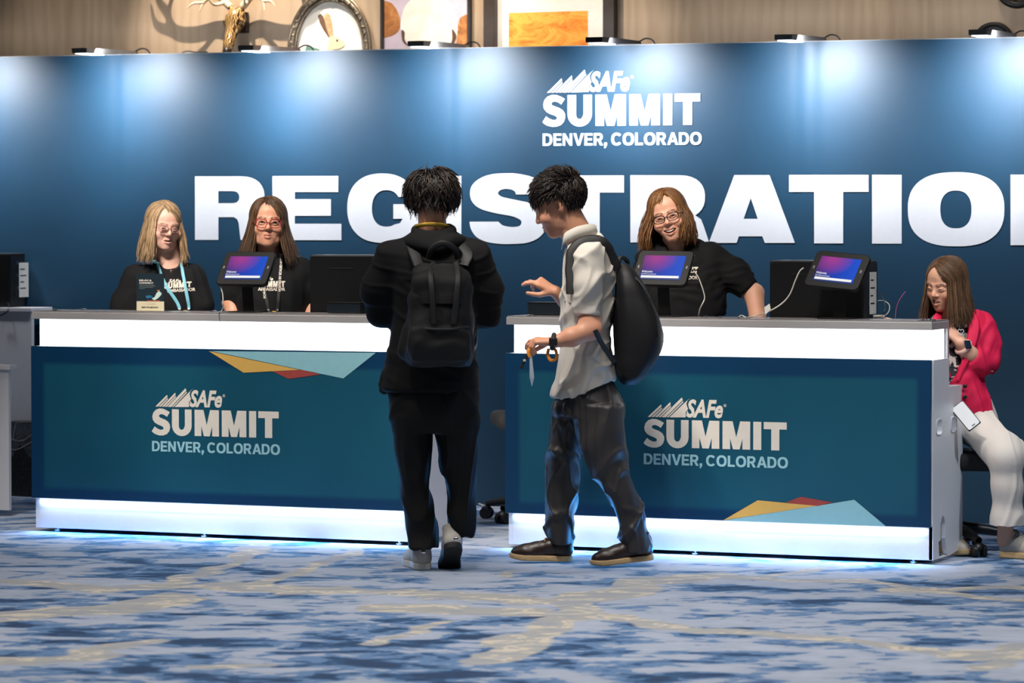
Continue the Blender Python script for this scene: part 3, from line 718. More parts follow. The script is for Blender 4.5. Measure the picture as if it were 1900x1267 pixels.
for root, a, b2, bl in ((cl, (281.5,808), (517.5,811.5), 'l'), (cr, (1194,829.5), (1460,835.5), 'r')):
    yy = root.location.y-0.0012
    q0 = at(a[0],a[1],yy); q1 = at(b2[0],b2[1],yy); ww = q1.x-q0.x
    lgc = empty('logo', (0,0,0)); lgc.parent = root
    summit_logo(lgc, q0.x-root.location.x, -0.0012, (q0.z+q1.z)/2-190*ww/1640, ww, M_CREAM, M_CREAM, M_TEALTXT)
# ================================================================== volumetric modelling of figures, clothes and bags
class Vox:
    def __init__(s, lo, hi, h):
        s.lo = np.array(lo, np.float32); s.h = h
        s.n = np.ceil((np.array(hi)-np.array(lo))/h).astype(int)+2
        s.D = np.full(s.n, 0.2, np.float32)
    def op(s, prim, k=0.0, mode='u'):
        fn, lo, hi = prim
        pad = k+0.012
        a = np.maximum(np.floor((np.array(lo)-pad-s.lo)/s.h).astype(int), 0); b = np.minimum(np.ceil((np.array(hi)+pad-s.lo)/s.h).astype(int)+1, s.n)
        if (b <= a).any(): return s
        ax = [(s.lo[i]+np.arange(a[i], b[i])*s.h).astype(np.float32) for i in range(3)]
        d = fn(ax[0][:, None, None], ax[1][None, :, None], ax[2][None, None, :])
        sl = tuple(slice(a[i], b[i]) for i in range(3)); E = s.D[sl]
        if mode == 'u':
            if k > 0:
                hh = np.clip(.5+.5*(E-d)/k, 0, 1); s.D[sl] = E*(1-hh)+d*hh-k*hh*(1-hh)
            else: s.D[sl] = np.minimum(E, d)
        else:
            d = -d
            if k > 0:
                hh = np.clip(.5-.5*(E-d)/k, 0, 1); s.D[sl] = E*(1-hh)+d*hh+k*hh*(1-hh)
            else: s.D[sl] = np.maximum(E, d)
        return s
    def u(s, prim, k=0.0): return s.op(prim, k, 'u')
    def cut(s, prim, k=0.0): return s.op(prim, k, 's')
    def half(s, p, n, k=0.0):
        """remove everything on the side of the plane that n points to"""
        n = np.array(n, float); n /= np.linalg.norm(n); p = np.array(p, float)
        hi = s.lo+s.n*s.h
        return s.op((lambda X, Y, Z: -((X-p[0])*n[0]+(Y-p[1])*n[1]+(Z-p[2])*n[2]), s.lo, hi), k, 's')
    def mesh(s):
        D = s.D; sg = D < 0
        c = [(i, j, k) for i in (0, 1) for j in (0, 1) for k in (0, 1)]
        n0, n1, n2 = D.shape
        cnt = np.zeros((n0-1, n1-1, n2-1), np.int8)
        for i, j, k in c: cnt += sg[i:n0-1+i, j:n1-1+j, k:n2-1+k]
        mixed = (cnt > 0) & (cnt < 8)
        ijk = np.argwhere(mixed); m = len(ijk)
        idx = np.full(mixed.shape, -1, np.int64); idx[mixed] = np.arange(m)
        acc = np.zeros((m, 3)); num = np.zeros(m)
        for p in c:
            for ax in range(3):
                if p[ax] == 1: continue
                q = list(p); q[ax] = 1
                d0 = D[ijk[:, 0]+p[0], ijk[:, 1]+p[1], ijk[:, 2]+p[2]]; d1 = D[ijk[:, 0]+q[0], ijk[:, 1]+q[1], ijk[:, 2]+q[2]]
                x = (d0 < 0) != (d1 < 0)
                t = np.where(x, d0/np.where(x, d0-d1, 1), 0)
                pt = np.tile(np.array(p, float), (m, 1)); pt[:, ax] = t
                acc[x] += pt[x]; num[x] += 1
        V = s.lo+(ijk+acc/num[:, None])*s.h
        Fs = []
        for ax in range(3):
            a1, a2 = (ax+1) % 3, (ax+2) % 3
            sh = list(sg.shape); sh[ax] -= 1
            A = np.take(sg, range(0, sg.shape[ax]-1), ax); B = np.take(sg, range(1, sg.shape[ax]), ax)
            e = np.argwhere(A != B)
            e = e[(e[:, a1] > 0) & (e[:, a2] > 0) & (e[:, a1] < mixed.shape[a1]) & (e[:, a2] < mixed.shape[a2])]
            if not len(e): continue
            inside = sg[e[:, 0], e[:, 1], e[:, 2]]
            def cell(d1, d2):
                q = e.copy(); q[:, a1] += d1; q[:, a2] += d2
                return idx[q[:, 0], q[:, 1], q[:, 2]]
            Q = np.stack([cell(-1, -1), cell(0, -1), cell(0, 0), cell(-1, 0)], 1)
            Q[~inside] = Q[~inside][:, ::-1]
            Fs.append(Q)
        return V, np.concatenate(Fs)
def cone(a, b, ra, rb):
    a = np.array(a, float); b = np.array(b, float); ba = b-a; L2 = float(ba @ ba)+1e-12
    R = max(ra, rb)
    def fn(X, Y, Z):
        h = np.clip(((X-a[0])*ba[0]+(Y-a[1])*ba[1]+(Z-a[2])*ba[2])/L2, 0, 1)
        return np.sqrt((X-a[0]-h*ba[0])**2+(Y-a[1]-h*ba[1])**2+(Z-a[2]-h*ba[2])**2)-(ra+(rb-ra)*h)
    return fn, np.minimum(a, b)-R, np.maximum(a, b)+R
def ell(c, r, R=None):
    c = np.array(c, float); r = np.array(r if hasattr(r, '__len__') else (r,)*3, float)
    ext = max(r) if R is not None else r
    def fn(X, Y, Z):
        x, y, z = X-c[0], Y-c[1], Z-c[2]
        if R is not None:
            x, y, z = (R[0][0]*x+R[1][0]*y+R[2][0]*z), (R[0][1]*x+R[1][1]*y+R[2][1]*z), (R[0][2]*x+R[1][2]*y+R[2][2]*z)
        k0 = np.sqrt((x/r[0])**2+(y/r[1])**2+(z/r[2])**2); k1 = np.sqrt((x/r[0]**2)**2+(y/r[1]**2)**2+(z/r[2]**2)**2)+1e-9
        return k0*(k0-1)/k1
    return fn, c-ext, c+ext
def loft(rows, rnd=0.01):
    """rows of (z, xl, xr, y centre, half depth, power), any order"""
    rows = sorted(rows, key=lambda t: t[0]); A = np.array([list(t[:5])+[t[5] if len(t) > 5 else 2.2] for t in rows], float)
    z0, z1 = A[0, 0], A[-1, 0]
    def sm(z, col):     # monotone smooth interpolation
        i = np.clip(np.searchsorted(A[:, 0], z)-1, 0, len(A)-2); t = np.clip((z-A[i, 0])/(A[i+1, 0]-A[i, 0]+1e-9), 0, 1)
        d = np.gradient(A[:, col], A[:, 0]); hh = A[i+1, 0]-A[i, 0]
        return (2*t**3-3*t**2+1)*A[i, col]+(t**3-2*t**2+t)*hh*d[i]+(-2*t**3+3*t**2)*A[i+1, col]+(t**3-t**2)*hh*d[i+1]
    def fn(X, Y, Z):
        zf = np.clip(np.ravel(Z), z0, z1); xl, xr, yc, hd, p = [sm(zf, j)[None, None, :].astype(np.float32) for j in range(1, 6)]
        a = np.maximum((xr-xl)/2, 0.004); hd = np.maximum(hd, 0.004); cx = (xl+xr)/2
        q = (np.abs(X-cx)/a)**p+(np.abs(Y-yc)/hd)**p
        d = (np.maximum(q, 1e-9)**(1/p)-1)*np.minimum(a, hd)
        return np.maximum(d, np.maximum(Z-z1, z0-Z))
    return fn, (A[:, 1].min(), (A[:, 3]-A[:, 4]).min(), z0), (A[:, 2].max(), (A[:, 3]+A[:, 4]).max(), z1)
def rbox(c, hlf, r, R=None):
    c = np.array(c, float); hlf = np.array(hlf, float); ext = np.full(3, np.linalg.norm(hlf)) if R is not None else hlf
    def fn(X, Y, Z):
        x, y, z = X-c[0], Y-c[1], Z-c[2]
        if R is not None:
            x, y, z = (R[0][0]*x+R[1][0]*y+R[2][0]*z), (R[0][1]*x+R[1][1]*y+R[2][1]*z), (R[0][2]*x+R[1][2]*y+R[2][2]*z)
        qx, qy, qz = np.abs(x)-hlf[0]+r, np.abs(y)-hlf[1]+r, np.abs(z)-hlf[2]+r
        return np.sqrt(np.maximum(qx, 0)**2+np.maximum(qy, 0)**2+np.maximum(qz, 0)**2)+np.minimum(np.maximum(qx, np.maximum(qy, qz)), 0)-r
    return fn, c-ext, c+ext
def vnormals(V, F):
    n = np.cross(V[F[:, 2]]-V[F[:, 0]], V[F[:, 3]]-V[F[:, 1]])
    N_ = np.zeros_like(V)
    for k in range(4): np.add.at(N_, F[:, k], n)
    return N_/(np.linalg.norm(N_, axis=1)[:, None]+1e-12)
def wavy(P, seed, freq, stretch=(1, 1, 1), n=14, sharp=1.0):
    """smooth pseudo-random field in -1..1, made of warped waves"""
    rs = np.random.RandomState(seed); Q = P*np.array(stretch)*freq; out = np.zeros(len(P))
    W = np.zeros_like(Q)
    for _ in range(4):
        k = rs.randn(3)*0.7; W += rs.randn(3)[None]*np.sin(Q @ k+rs.rand()*6.28)[:, None]*0.7
    Q = Q+W
    for _ in range(n):
        k = rs.randn(3); k *= (0.6+1.2*rs.rand())/np.linalg.norm(k); out += np.sin(Q @ k*6.28*0.5+rs.rand()*6.28)
    out /= math.sqrt(n/2)*1.6
    if sharp != 1.0: out = 1-2*np.abs(np.tanh(out*1.2))**sharp
    return np.clip(out, -1, 1)
def relax(V, F, it=2, lam=0.5):
    for _ in range(it):
        A = np.zeros_like(V); c = np.zeros(len(V))
        for k in range(4):
            np.add.at(A, F[:, k], V[F[:, (k+1) % 4]]+V[F[:, (k-1) % 4]]); np.add.at(c, F[:, k], 2)
        V = V*(1-lam)+lam*A/np.maximum(c, 1)[:, None]
    return V
def cloth(name, vx, mat, parent, folds=(), seed=1, it=2, zmask=None):
    """volume -> cloth mesh; folds = (amplitude, frequency, stretch, sharp)"""
    V, F = vx.mesh(); V = relax(V, F, it)
    n = vnormals(V, F)
    for i, (a, fq, st, sh) in enumerate(folds):
        if sh == 'r':      # crease lines: narrow ridges
            w0 = wavy(V, seed*17+i*5, fq, st, n=8); w = (np.clip(1-np.abs(w0)*2.2, 0, 1)**1.3-.25)*a*1.3
        else: w = wavy(V, seed*17+i*5, fq, st, sharp=sh)*a
        if zmask is not None: w = w*zmask(V)
        V = V+n*w[:, None]
    if folds: V = relax(V, F, 1)
    return np_mesh(name, V, F, mat, parent)
def rotm(yaw=0, pitch=0, roll=0):
    a, b, c = (math.radians(t) for t in (yaw, pitch, roll))
    return np.array(Matrix.Rotation(a, 3, 'Z') @ Matrix.Rotation(b, 3, 'X') @ Matrix.Rotation(c, 3, 'Y'))

class Person:
    """local frame: x to the picture's right, y away from the camera, z up; origin on the floor"""
    def __init__(s, px0, depth, label, group=None):
        s.d = depth; s.px0 = px0; s.s = FPX/depth; s.fy = 392.5+CAMH*s.s
        p = at_z(px0, s.fy, 0)
        s.o = empty('person', p, YAW, label, 'person', group)
    def __call__(s, px, py, y=0.0):
        dd = s.d+y
        return np.array([((px-950)*dd-(px0_(s)-950)*s.d)/FPX, y, CAMH-(py-392.5)*dd/FPX])
    def r(s, px): return px/s.s
def px0_(s): return s.px0
def depth_at(px, y):      # distance along the view axis of the point seen at px on the upright plane y
    d = ray(px, 500); t = (y-CYY)/d[1]
    return t*(d[0]*CF[0]+d[1]*CF[1])

# ------------------------------------------------------------------ skin, eyes, hair
M_SKIN = attr_mat('skin', 0.48, 0.45, 0.12, 260, 0.05, 0.12, noise=0.07)
M_EYE = attr_mat('eye_surface', 0.12, 0.6, noise=0.0)
M_HAIR = attr_mat('hair', 0.42, 0.35, noise=0.22, bscale=60)
M_TEETH = simple('teeth', srgb(236,228,214), 0.25, var=0.03)
def head_volume(p):
    """face towards -y, origin at eye level in the middle of the skull; returns verts, faces, colours"""
    fw = p.get('fw', 1.0)
    v = Vox((-0.115, -0.14, -0.215), (0.115, 0.15, 0.135), p.get('h', 0.0026))
    v.u(ell((0, .016, .036), (.075, .094, .079)))
    v.u(ell((0, -.030, -.018), (.061*fw, .062, .080)), .03)
    v.u(ell((0, -.036, -.060), (.045*fw, .049, .052)), .02)
    v.u(ell((0, -.066, -.094), (.024*p.get('chin', 1), .022, .018)), .022)
    v.u(ell((0, -.045, .050), (.058, .042, .045)), .03)
    jw = p.get('jowl', 0.0)
    for sx in (-1, 1):
        v.u(ell((sx*.038*fw, -.058, -.030), (.025, .026, .024)), .022)
        v.u(cone((sx*.012, -.088, .021), (sx*.043, -.074, .021), .0075, .0065), .014)
        v.u(ell((sx*.072, .014, -.006), (.008, .019, .030), np.array(Matrix.Rotation(sx*-0.35, 3, 'Z'))), .005)
        v.cut(ell((sx*.0735, .008, -.004), (.006, .010, .017)), .004)
        if jw: v.u(ell((sx*.038, -.042, -.078), (.018+jw, .024, .022)), .02)
        v.cut(ell((sx*.031, -.100, .000), (.0175, .019, .0105)), .010)
        # lids
        up = [(sx*.016, -.0865, .001), (sx*.024, -.0905, .0065), (sx*.033, -.0895, .0072), (sx*.041, -.083, .0045), (sx*.046, -.077, .000)]
        dn = [(sx*.016, -.0865, -.001), (sx*.024, -.0885, -.0062), (sx*.033, -.0875, -.0068), (sx*.041, -.082, -.0045), (sx*.046, -.077, -.001)]
        cl = p.get('lid', 0.0)
        up = [(a, b_, c_-cl*.008) for a, b_, c_ in up]
        if cl > .5: v.u(ell((sx*.031, -.0765, .0035), (.0142, .0140, .0125)), .002)
        for q in (up, dn):
            for a, b_ in zip(q[:-1], q[1:]): v.u(cone(a, b_, .0036, .0036), .003)
    # nose
    nl = p.get('nose', 1.0)
    v.u(cone((0, -.087, .012), (0, -.100, -.016), .0075, .0095), .012)
    v.u(ell((0, -.1035, -.026), (.0105, .012*nl, .0095)), .010)
    for sx in (-1, 1):
        v.u(ell((sx*.0115, -.093, -.030), (.0075, .010, .0070)), .006)
        v.cut(ell((sx*.006, -.1010, -.0365), (.0035, .004, .003)), .002)
    # mouth
    sm = p.get('smile', 0.0); op = p.get('open', 0.0); mw = .024+.008*sm
    mz = -.061; my = -.0925
    def lip(t, side): # t -1..1
        z = mz+sm*.010*t*t+(.0055*(1-t*t) if side > 0 else -.0068*(1-t*t)-op*.010*(1-t*t))
        return (t*mw, my+.020*t*t*(1+.4*sm)-(.001 if side > 0 else 0), z)
    v.u(ell((0, -.069, -.062), (.032, .021, .027)), .015)
    for side in (1, -1):
        ts = np.linspace(-1, 1, 9)
        for a, b_ in zip(ts[:-1], ts[1:]):
            rr = lambda t: (.0050 if side > 0 else .0062)*(1-.55*abs(t))
            v.u(cone(lip(a, side), lip(b_, side), rr(a), rr(b_)), .004)
    ts = np.linspace(-.92, .92, 9); gap = .0012+op*.0065
    for a, b_ in zip(ts[:-1], ts[1:]):
        za = lambda t: np.array([t*mw, my-.004+.020*t*t*(1+.4*sm), mz+sm*.010*t*t-op*.0045*(1-t*t)])
        v.cut(cone(za(a), za(b_), gap*(1-.6*a*a), gap*(1-.6*b_*b_)), .002)
        if op > .2: v.cut(cone(za(a)+[0, .006, 0], za(b_)+[0, .006, 0], gap*(1-.6*a*a), gap*(1-.6*b_*b_)), .002)
    if sm > .3:
        for sx in (-1, 1):
            v.u(ell((sx*.043*fw, -.066, -.034), (.020, .018, .017)), .014)
            v.cut(cone((sx*.022, -.094, -.034), (sx*.038, -.080, -.060), .0022, .0022), .006)
    elif p.get('age', 0):
        for sx in (-1, 1): v.cut(cone((sx*.019, -.094, -.036), (sx*.030, -.082, -.062), .0014, .0014), .005)
    # neck
    nd = np.array(p.get('ndir', (0, .08, -1))); n0 = np.array((0, .020, -.060))
    v.u(cone(n0, n0+nd*.18, p.get('neck', .052), p.get('neck', .052)*1.06), .03)
    v.half(n0+nd*.125, nd)
    V, F = v.mesh(); V = relax(V, F, 1, .35)
    base = np.array(p['skin']); C = np.tile(base, (len(V), 1))
    def blend(w, col): nonlocal C; C = C*(1-w[:, None])+np.array(col)*w[:, None]
    def near(pts, rad, soft):
        d = np.full(len(V), 9.0)
        for a, b_ in zip(pts[:-1], pts[1:]):
            a = np.array(a); b_ = np.array(b_); ba = b_-a; t = np.clip((V-a) @ ba/(ba @ ba), 0, 1); d = np.minimum(d, np.linalg.norm(V-a-t[:, None]*ba, axis=1))
        return np.clip((rad+soft-d)/soft, 0, 1)
    red = base*np.array((1.12, .78, .74))
    for sx in (-1, 1): blend(near([(sx*.040, -.075, -.030), (sx*.044, -.07, -.028)], .006, .022)*.45*p.get('blush', 1), red)
    blend(near([(0, -.108, -.020), (0, -.112, -.028)], .004, .012)*.4, red)
    for side in (1, -1): blend(near([lip(t, side) for t in np.linspace(-1, 1, 9)], .0045, .003)*p.get('lipw', .85), p.get('lip', (.42, .14, .13)))
    if op > .2: blend(near([(t*mw, my+.006+.020*t*t*(1+.4*sm), mz+sm*.010*t*t-op*.0045*(1-t*t)) for t in np.linspace(-.7, .7, 7)], gap*.75, .0012), (.05, .015, .015))
    br = p.get('brow', (.10, .06, .04))
    for sx in (-1, 1):
        if br is not None: blend(near([(sx*.014, -.097, .0205), (sx*.027, -.096, .0265), (sx*.043, -.082, .0225)], .0026, .0028)*.8, br)
        blend(near([(sx*.018, -.090, .004-p.get('lid',0)*.008), (sx*.026, -.0935, .0072-p.get('lid',0)*.008), (sx*.034, -.092, .0078-p.get('lid',0)*.008), (sx*.044, -.081, .003)], .0014, .0018)*p.get('lash', .75), (.03, .02, .015))
    if p.get('beard'): blend(np.clip((-.045-V[:, 2])/.02, 0, 1)*(V[:, 1] < -.03)*.25, (.10, .085, .08))
    return V, F, C
def add_head(P, c, ang, p, parent):
    """puts the head at c with orientation ang; returns transform function"""
    R = rotm(*ang); sc = p.get('scale', 1.0); c = np.array(c)
    T = lambda A: (np.asarray(A) @ R.T)*sc+c
    nd = R.T @ (np.array(p['nbase'])-(c+R @ np.array((0, .020, -.060))*sc) if 'nbase' in p else np.array((0, 0, -1.0))); p = dict(p, ndir=nd/np.linalg.norm(nd))
    V, F, C = head_volume(p)
    # eyes
    g = p.get('gaze', (0, 0)); gd = np.array([math.sin(math.radians(g[0])), -math.cos(math.radians(g[0]))*math.cos(math.radians(g[1])), -math.sin(math.radians(g[1]))]); gd /= np.linalg.norm(gd)
    for sx in (-1, 1):
        bm = bmesh.new(); bmesh.ops.create_uvsphere(bm, u_segments=32, v_segments=24, radius=1.0)
        ev = np.array([v.co[:] for v in bm.verts]); me = bpy.data.meshes.new('eye')
        ang_ = np.degrees(np.arccos(np.clip(ev @ gd, -1, 1)))
        col = np.where(ang_[:, None] < 14, np.array([(.005,)*3]), np.where(ang_[:, None] < 31, np.array([p.get('iris', (.10, .06, .03))]), np.array([(.62, .58, .54)])))
        pos = T(ev*.0125+np.array([sx*.031, -.0765, .0]))
        bm.to_mesh(me); bm.free()
        for v_, q in zip(me.vertices, pos): v_.co = q
        at2 = me.color_attributes.new('Col', 'FLOAT_COLOR', 'POINT'); cc = np.ones((len(ev), 4), np.float32); cc[:, :3] = col; at2.data.foreach_set('color', cc.ravel())
        mesh_obj('eye', me, M_EYE, parent, True)
    if p.get('open', 0) > .3:
        sm = p.get('smile', 0); mw = .024+.008*sm
        pts = [(t*mw*.80, -.0908+.025*t*t, -.0618+sm*.010*t*t) for t in np.linspace(-1, 1, 9)]
        Vt, Ft = tube_arrays(T(pts), [.0056*sc*(1-.35*abs(t)) for t in np.linspace(-1, 1, 9)], 8)
        np_mesh('teeth', Vt, np.array(Ft), M_TEETH, parent)
    return T(V), F, C, T, R
def strands_mesh(name, paths, rad, cols, parent, n=4, flat=None):
    Vs, Fs, Cs = [], [], []; o = 0
    for p, r, c in zip(paths, rad, cols):
        V, F = tube_arrays(p, r, n, flat=flat); Vs.append(V); Fs.append(np.array(F)+o); o += len(V)
        Cs.append(np.tile(np.array(c), (len(V), 1)) if np.ndim(c) == 1 else np.repeat(np.array(c), n, 0))
    return np_mesh(name, np.concatenate(Vs), np.concatenate(Fs), M_HAIR, parent, np.concatenate(Cs))
def long_hair(T, R, parent, seed, cols, part=.02, length=.16, front=58, flare=.15, fringe=None, n=1300, curl=0.0, wave=.004, back=.0, top=1.0, out=0.0, width=.0025):
    """hair that leaves a parting, lies on the skull and hangs; cols = root / mid / tip palette"""
    rs = np.random.RandomState(seed); Cc = np.array((0, .014, .036)); rad = np.array((.0785, .0985, .0825*top))
    g = R.T @ np.array((0, 0, -1.0))
    paths, rr, cc = [], [], []
    for i in range(n):
        lay = rs.rand()**1.5; off = .035+.11*lay
        phi = math.radians(front+(180-front)*rs.rand()**0.85)*(1 if rs.rand() < .5+.1*np.sign(part) else -1)
        y0 = -1.06+1.55*min(1, abs(phi)/math.pi*1.05)+.10*rs.randn()*.5; y0 = max(-.98, y0)
        d0 = np.array([part/.078+.05*rs.randn(), y0*.9, max(.30, math.sqrt(max(.05, 1-(y0*.9)**2)))]); d0 /= np.linalg.norm(d0)
        d1 = np.array([math.sin(phi), -math.cos(phi), -.12+.15*rs.randn()]); d1 /= np.linalg.norm(d1)
        P_ = []
        for t in np.linspace(0.0, 1, 9):
            d = d0*(1-t)+d1*t; d /= np.linalg.norm(d); P_.append(Cc+rad*(1+off*(.45+.55*min(1, t*2.2)))*d)
        e = P_[-1]; ln = length*(.80+.25*rs.rand())*(1+back*abs(phi)/math.pi)
        hor = np.array([math.sin(phi), -math.cos(phi), 0]); hor = hor-g*(hor @ g); hor /= np.linalg.norm(hor)+1e-9
        w1, w2 = rs.rand()*6.28, rs.rand()*6.28
        for s_ in np.linspace(0.12, 1, 9):
            q = e+g*ln*s_+hor*(flare*ln*(s_**1.5)*(.6+.7*lay)-curl*ln*max(0, s_-.55)**1.3)+hor*out*math.sin(s_*3.0)
            q = q+np.array([math.sin(w1+s_*5), math.cos(w2+s_*6), 0])*wave*s_
            P_.append(q)
        P_ = np.array(P_); paths.append(T(P_))
        m = len(P_); r0 = width*(.6+.8*rs.rand()); rr.append(np.array([r0*(.75+.25*math.sin(math.pi*min(1, t*1.2)))*(1 if t < .8 else (1-(t-.8)*4.0)) for t in np.linspace(0, 1, m)])+.0002)
        pal = np.array(cols[rs.randint(len(cols))])*.6+np.mean(cols, 0)*.4; cc.append(pal*(.8+.4*rs.rand()))
    if fringe:
        zt, x0, x1, nn = fringe
        for i in range(nn):
            x = x0+(x1-x0)*rs.rand(); y0 = -.35+.25*rs.randn()*.4
            d0 = np.array([part/.078*.8+.1*rs.randn(), y0, .85]); d0 /= np.linalg.norm(d0)
            d1 = np.array([x/.075, -1.0, zt+.12*rs.randn()]); d1 /= np.linalg.norm(d1)
            off = .06+.10*rs.rand(); P_ = []
            for t in np.linspace(0, 1, 10):
                d = d0*(1-t)+d1*t; d /= np.linalg.norm(d); P_.append(Cc+rad*(1+off*math.sin(.6+t*1.9))*d)
            paths.append(T(np.array(P_))); rr.append(np.array([width*.85*(1 if t < .7 else 1-(t-.7)*3) for t in np.linspace(0, 1, 10)])+.0002)
            cc.append(np.array(cols[rs.randint(len(cols))])*(.75+.5*rs.rand()))
    strands_mesh('hair', paths, rr, cc, parent)
def tube_obj(name, pts, r, mat, parent, n=8, closed=False, flat=None):
    V, F = tube_arrays(pts, r, n, closed, flat); return np_mesh(name, V, np.array(F), mat, parent)
def lens_mat():
    m, nt, b = material('spectacle_lens'); nt.nodes.remove(b)
    tr = N(nt, 'ShaderNodeBsdfTransparent'); gl = N(nt, 'ShaderNodeBsdfGlossy'); gl.inputs['Roughness'].default_value = .03
    tr.inputs[0].default_value = (.95, .96, .97, 1)
    fr = N(nt, 'ShaderNodeFresnel'); fr.inputs[0].default_value = 1.18
    mx = N(nt, 'ShaderNodeMixShader'); nt.links.new(fr.outputs[0], mx.inputs[0]); nt.links.new(tr.outputs[0], mx.inputs[1]); nt.links.new(gl.outputs[0], mx.inputs[2])
    nt.links.new(mx.outputs[0], nt.nodes['Material Output'].inputs[0]); return m
M_LENS = lens_mat()
def glasses(T, parent, mat, w=.024, h=.017, thick=.0016, y=-.108, z=-.002, p=2.6, cat=0.0):
    """frame with two rims, bridge and temples"""
    bm = MB(); Ls = []
    for sx in (-1, 1):
        pts = []
        for a, b_ in superell(0, 0, w, h, p, 32):
            u = sx*(.031+a*sx); lift = cat*.006*max(0, (abs(u)-.03)/.03)*(1 if b_ > 0 else .2)
            pts.append((u, y+.35*max(0, abs(u)-.02)**1.0*.4, z+b_+lift))
        bm.tube(T(pts), thick*1.15, 6, True); Ls.append(pts)
    bm.tube(T([(-.008, y+.001, z+.003), (0, y-.002, z+.006), (.008, y+.001, z+.003)]), thick, 6)
    for sx in (-1, 1): bm.tube(T([(sx*(.031+w), y+.005, z+.006), (sx*.072, y+.035, z+.006), (sx*.079, .0, z+.004), (sx*.078, .02, z-.012)]), thick, 6)
    g = bm.build('glasses', mat, parent, True)
    for pts in Ls:
        q = MB(); f = [q.bm.verts.new(v) for v in T(pts)]; q.bm.faces.new(f); q.build('lens', M_LENS, g)
    return g
def hand(v, wrist, fwd, nrm, side, curl, sc=1.0, thumb=(0.5, 0.3), spread=.06):
    """adds a hand to a volume: nrm = back-of-hand direction, side = direction to the thumb; curl = per finger (base, mid, tip) degrees towards the palm"""
    f = np.array(fwd, float); f /= np.linalg.norm(f); n = np.array(nrm, float); n -= f*(n @ f); n /= np.linalg.norm(n); sd = np.cross(n, f); sd = sd*(1 if sd @ np.array(side) > 0 else -1)
    w = np.array(wrist, float); k = .012
    for i, off in enumerate((.027, .009, -.009, -.026)):
        b = w+f*(.082-.004*abs(i-1.2))*sc+sd*off*sc
        v.u(cone(w+sd*off*.45*sc, b, .014*sc, .0115*sc), k)
        ln = (.070, .078, .072, .056)[i]; d = f+sd*spread*(1.4-i); d /= np.linalg.norm(d); p = b; rr = (.0092, .0094, .0090, .0080)[i]
        ax = sd; ang = 0
        for j, (fr_, cu) in enumerate(zip((.46, .30, .24), curl[i])):
            ang += math.radians(cu); dd = d*math.cos(ang)-n*math.sin(ang); q = p+dd*ln*fr_*sc
            v.u(cone(p, q, rr*sc*(1-.08*j), rr*sc*(1-.08*(j+1))), .003); p = q
    b = w+f*.022*sc+sd*.024*sc-n*.006
    o, t = thumb
    d = f*(1-o*.5)+sd*o-n*t; d /= np.linalg.norm(d); m1 = b+d*.040*sc
    v.u(cone(b, m1, .015*sc, .0115*sc), k)
    d2 = f+sd*(o*.35)-n*(t*.9); d2 /= np.linalg.norm(d2); m2 = m1+d2*.030*sc; m3 = m2+(d2*.9+f*.3)/np.linalg.norm(d2*.9+f*.3)*.024*sc
    v.u(cone(m1, m2, .0112*sc, .0100*sc), .004); v.u(cone(m2, m3, .0100*sc, .0080*sc), .003)
    return p
def chain(v, pts, rad, k=.02):
    for i in range(len(pts)-1): v.u(cone(pts[i], pts[i+1], rad[i], rad[i+1]), k)
def bounds(pts, m):
    A = np.array(pts); return A.min(0)-m, A.max(0)+m
def skin_mesh(parent, pieces):
    """one body mesh from (V, F, C) pieces"""
    o = 0; Vs, Fs, Cs = [], [], []
    for V, F, C in pieces:
        Vs.append(V); Fs.append(F+o); Cs.append(C if np.ndim(C) == 2 else np.tile(np.array(C), (len(V), 1))); o += len(V)
    return np_mesh('body', np.concatenate(Vs), np.concatenate(Fs), M_SKIN, parent, np.concatenate(Cs))
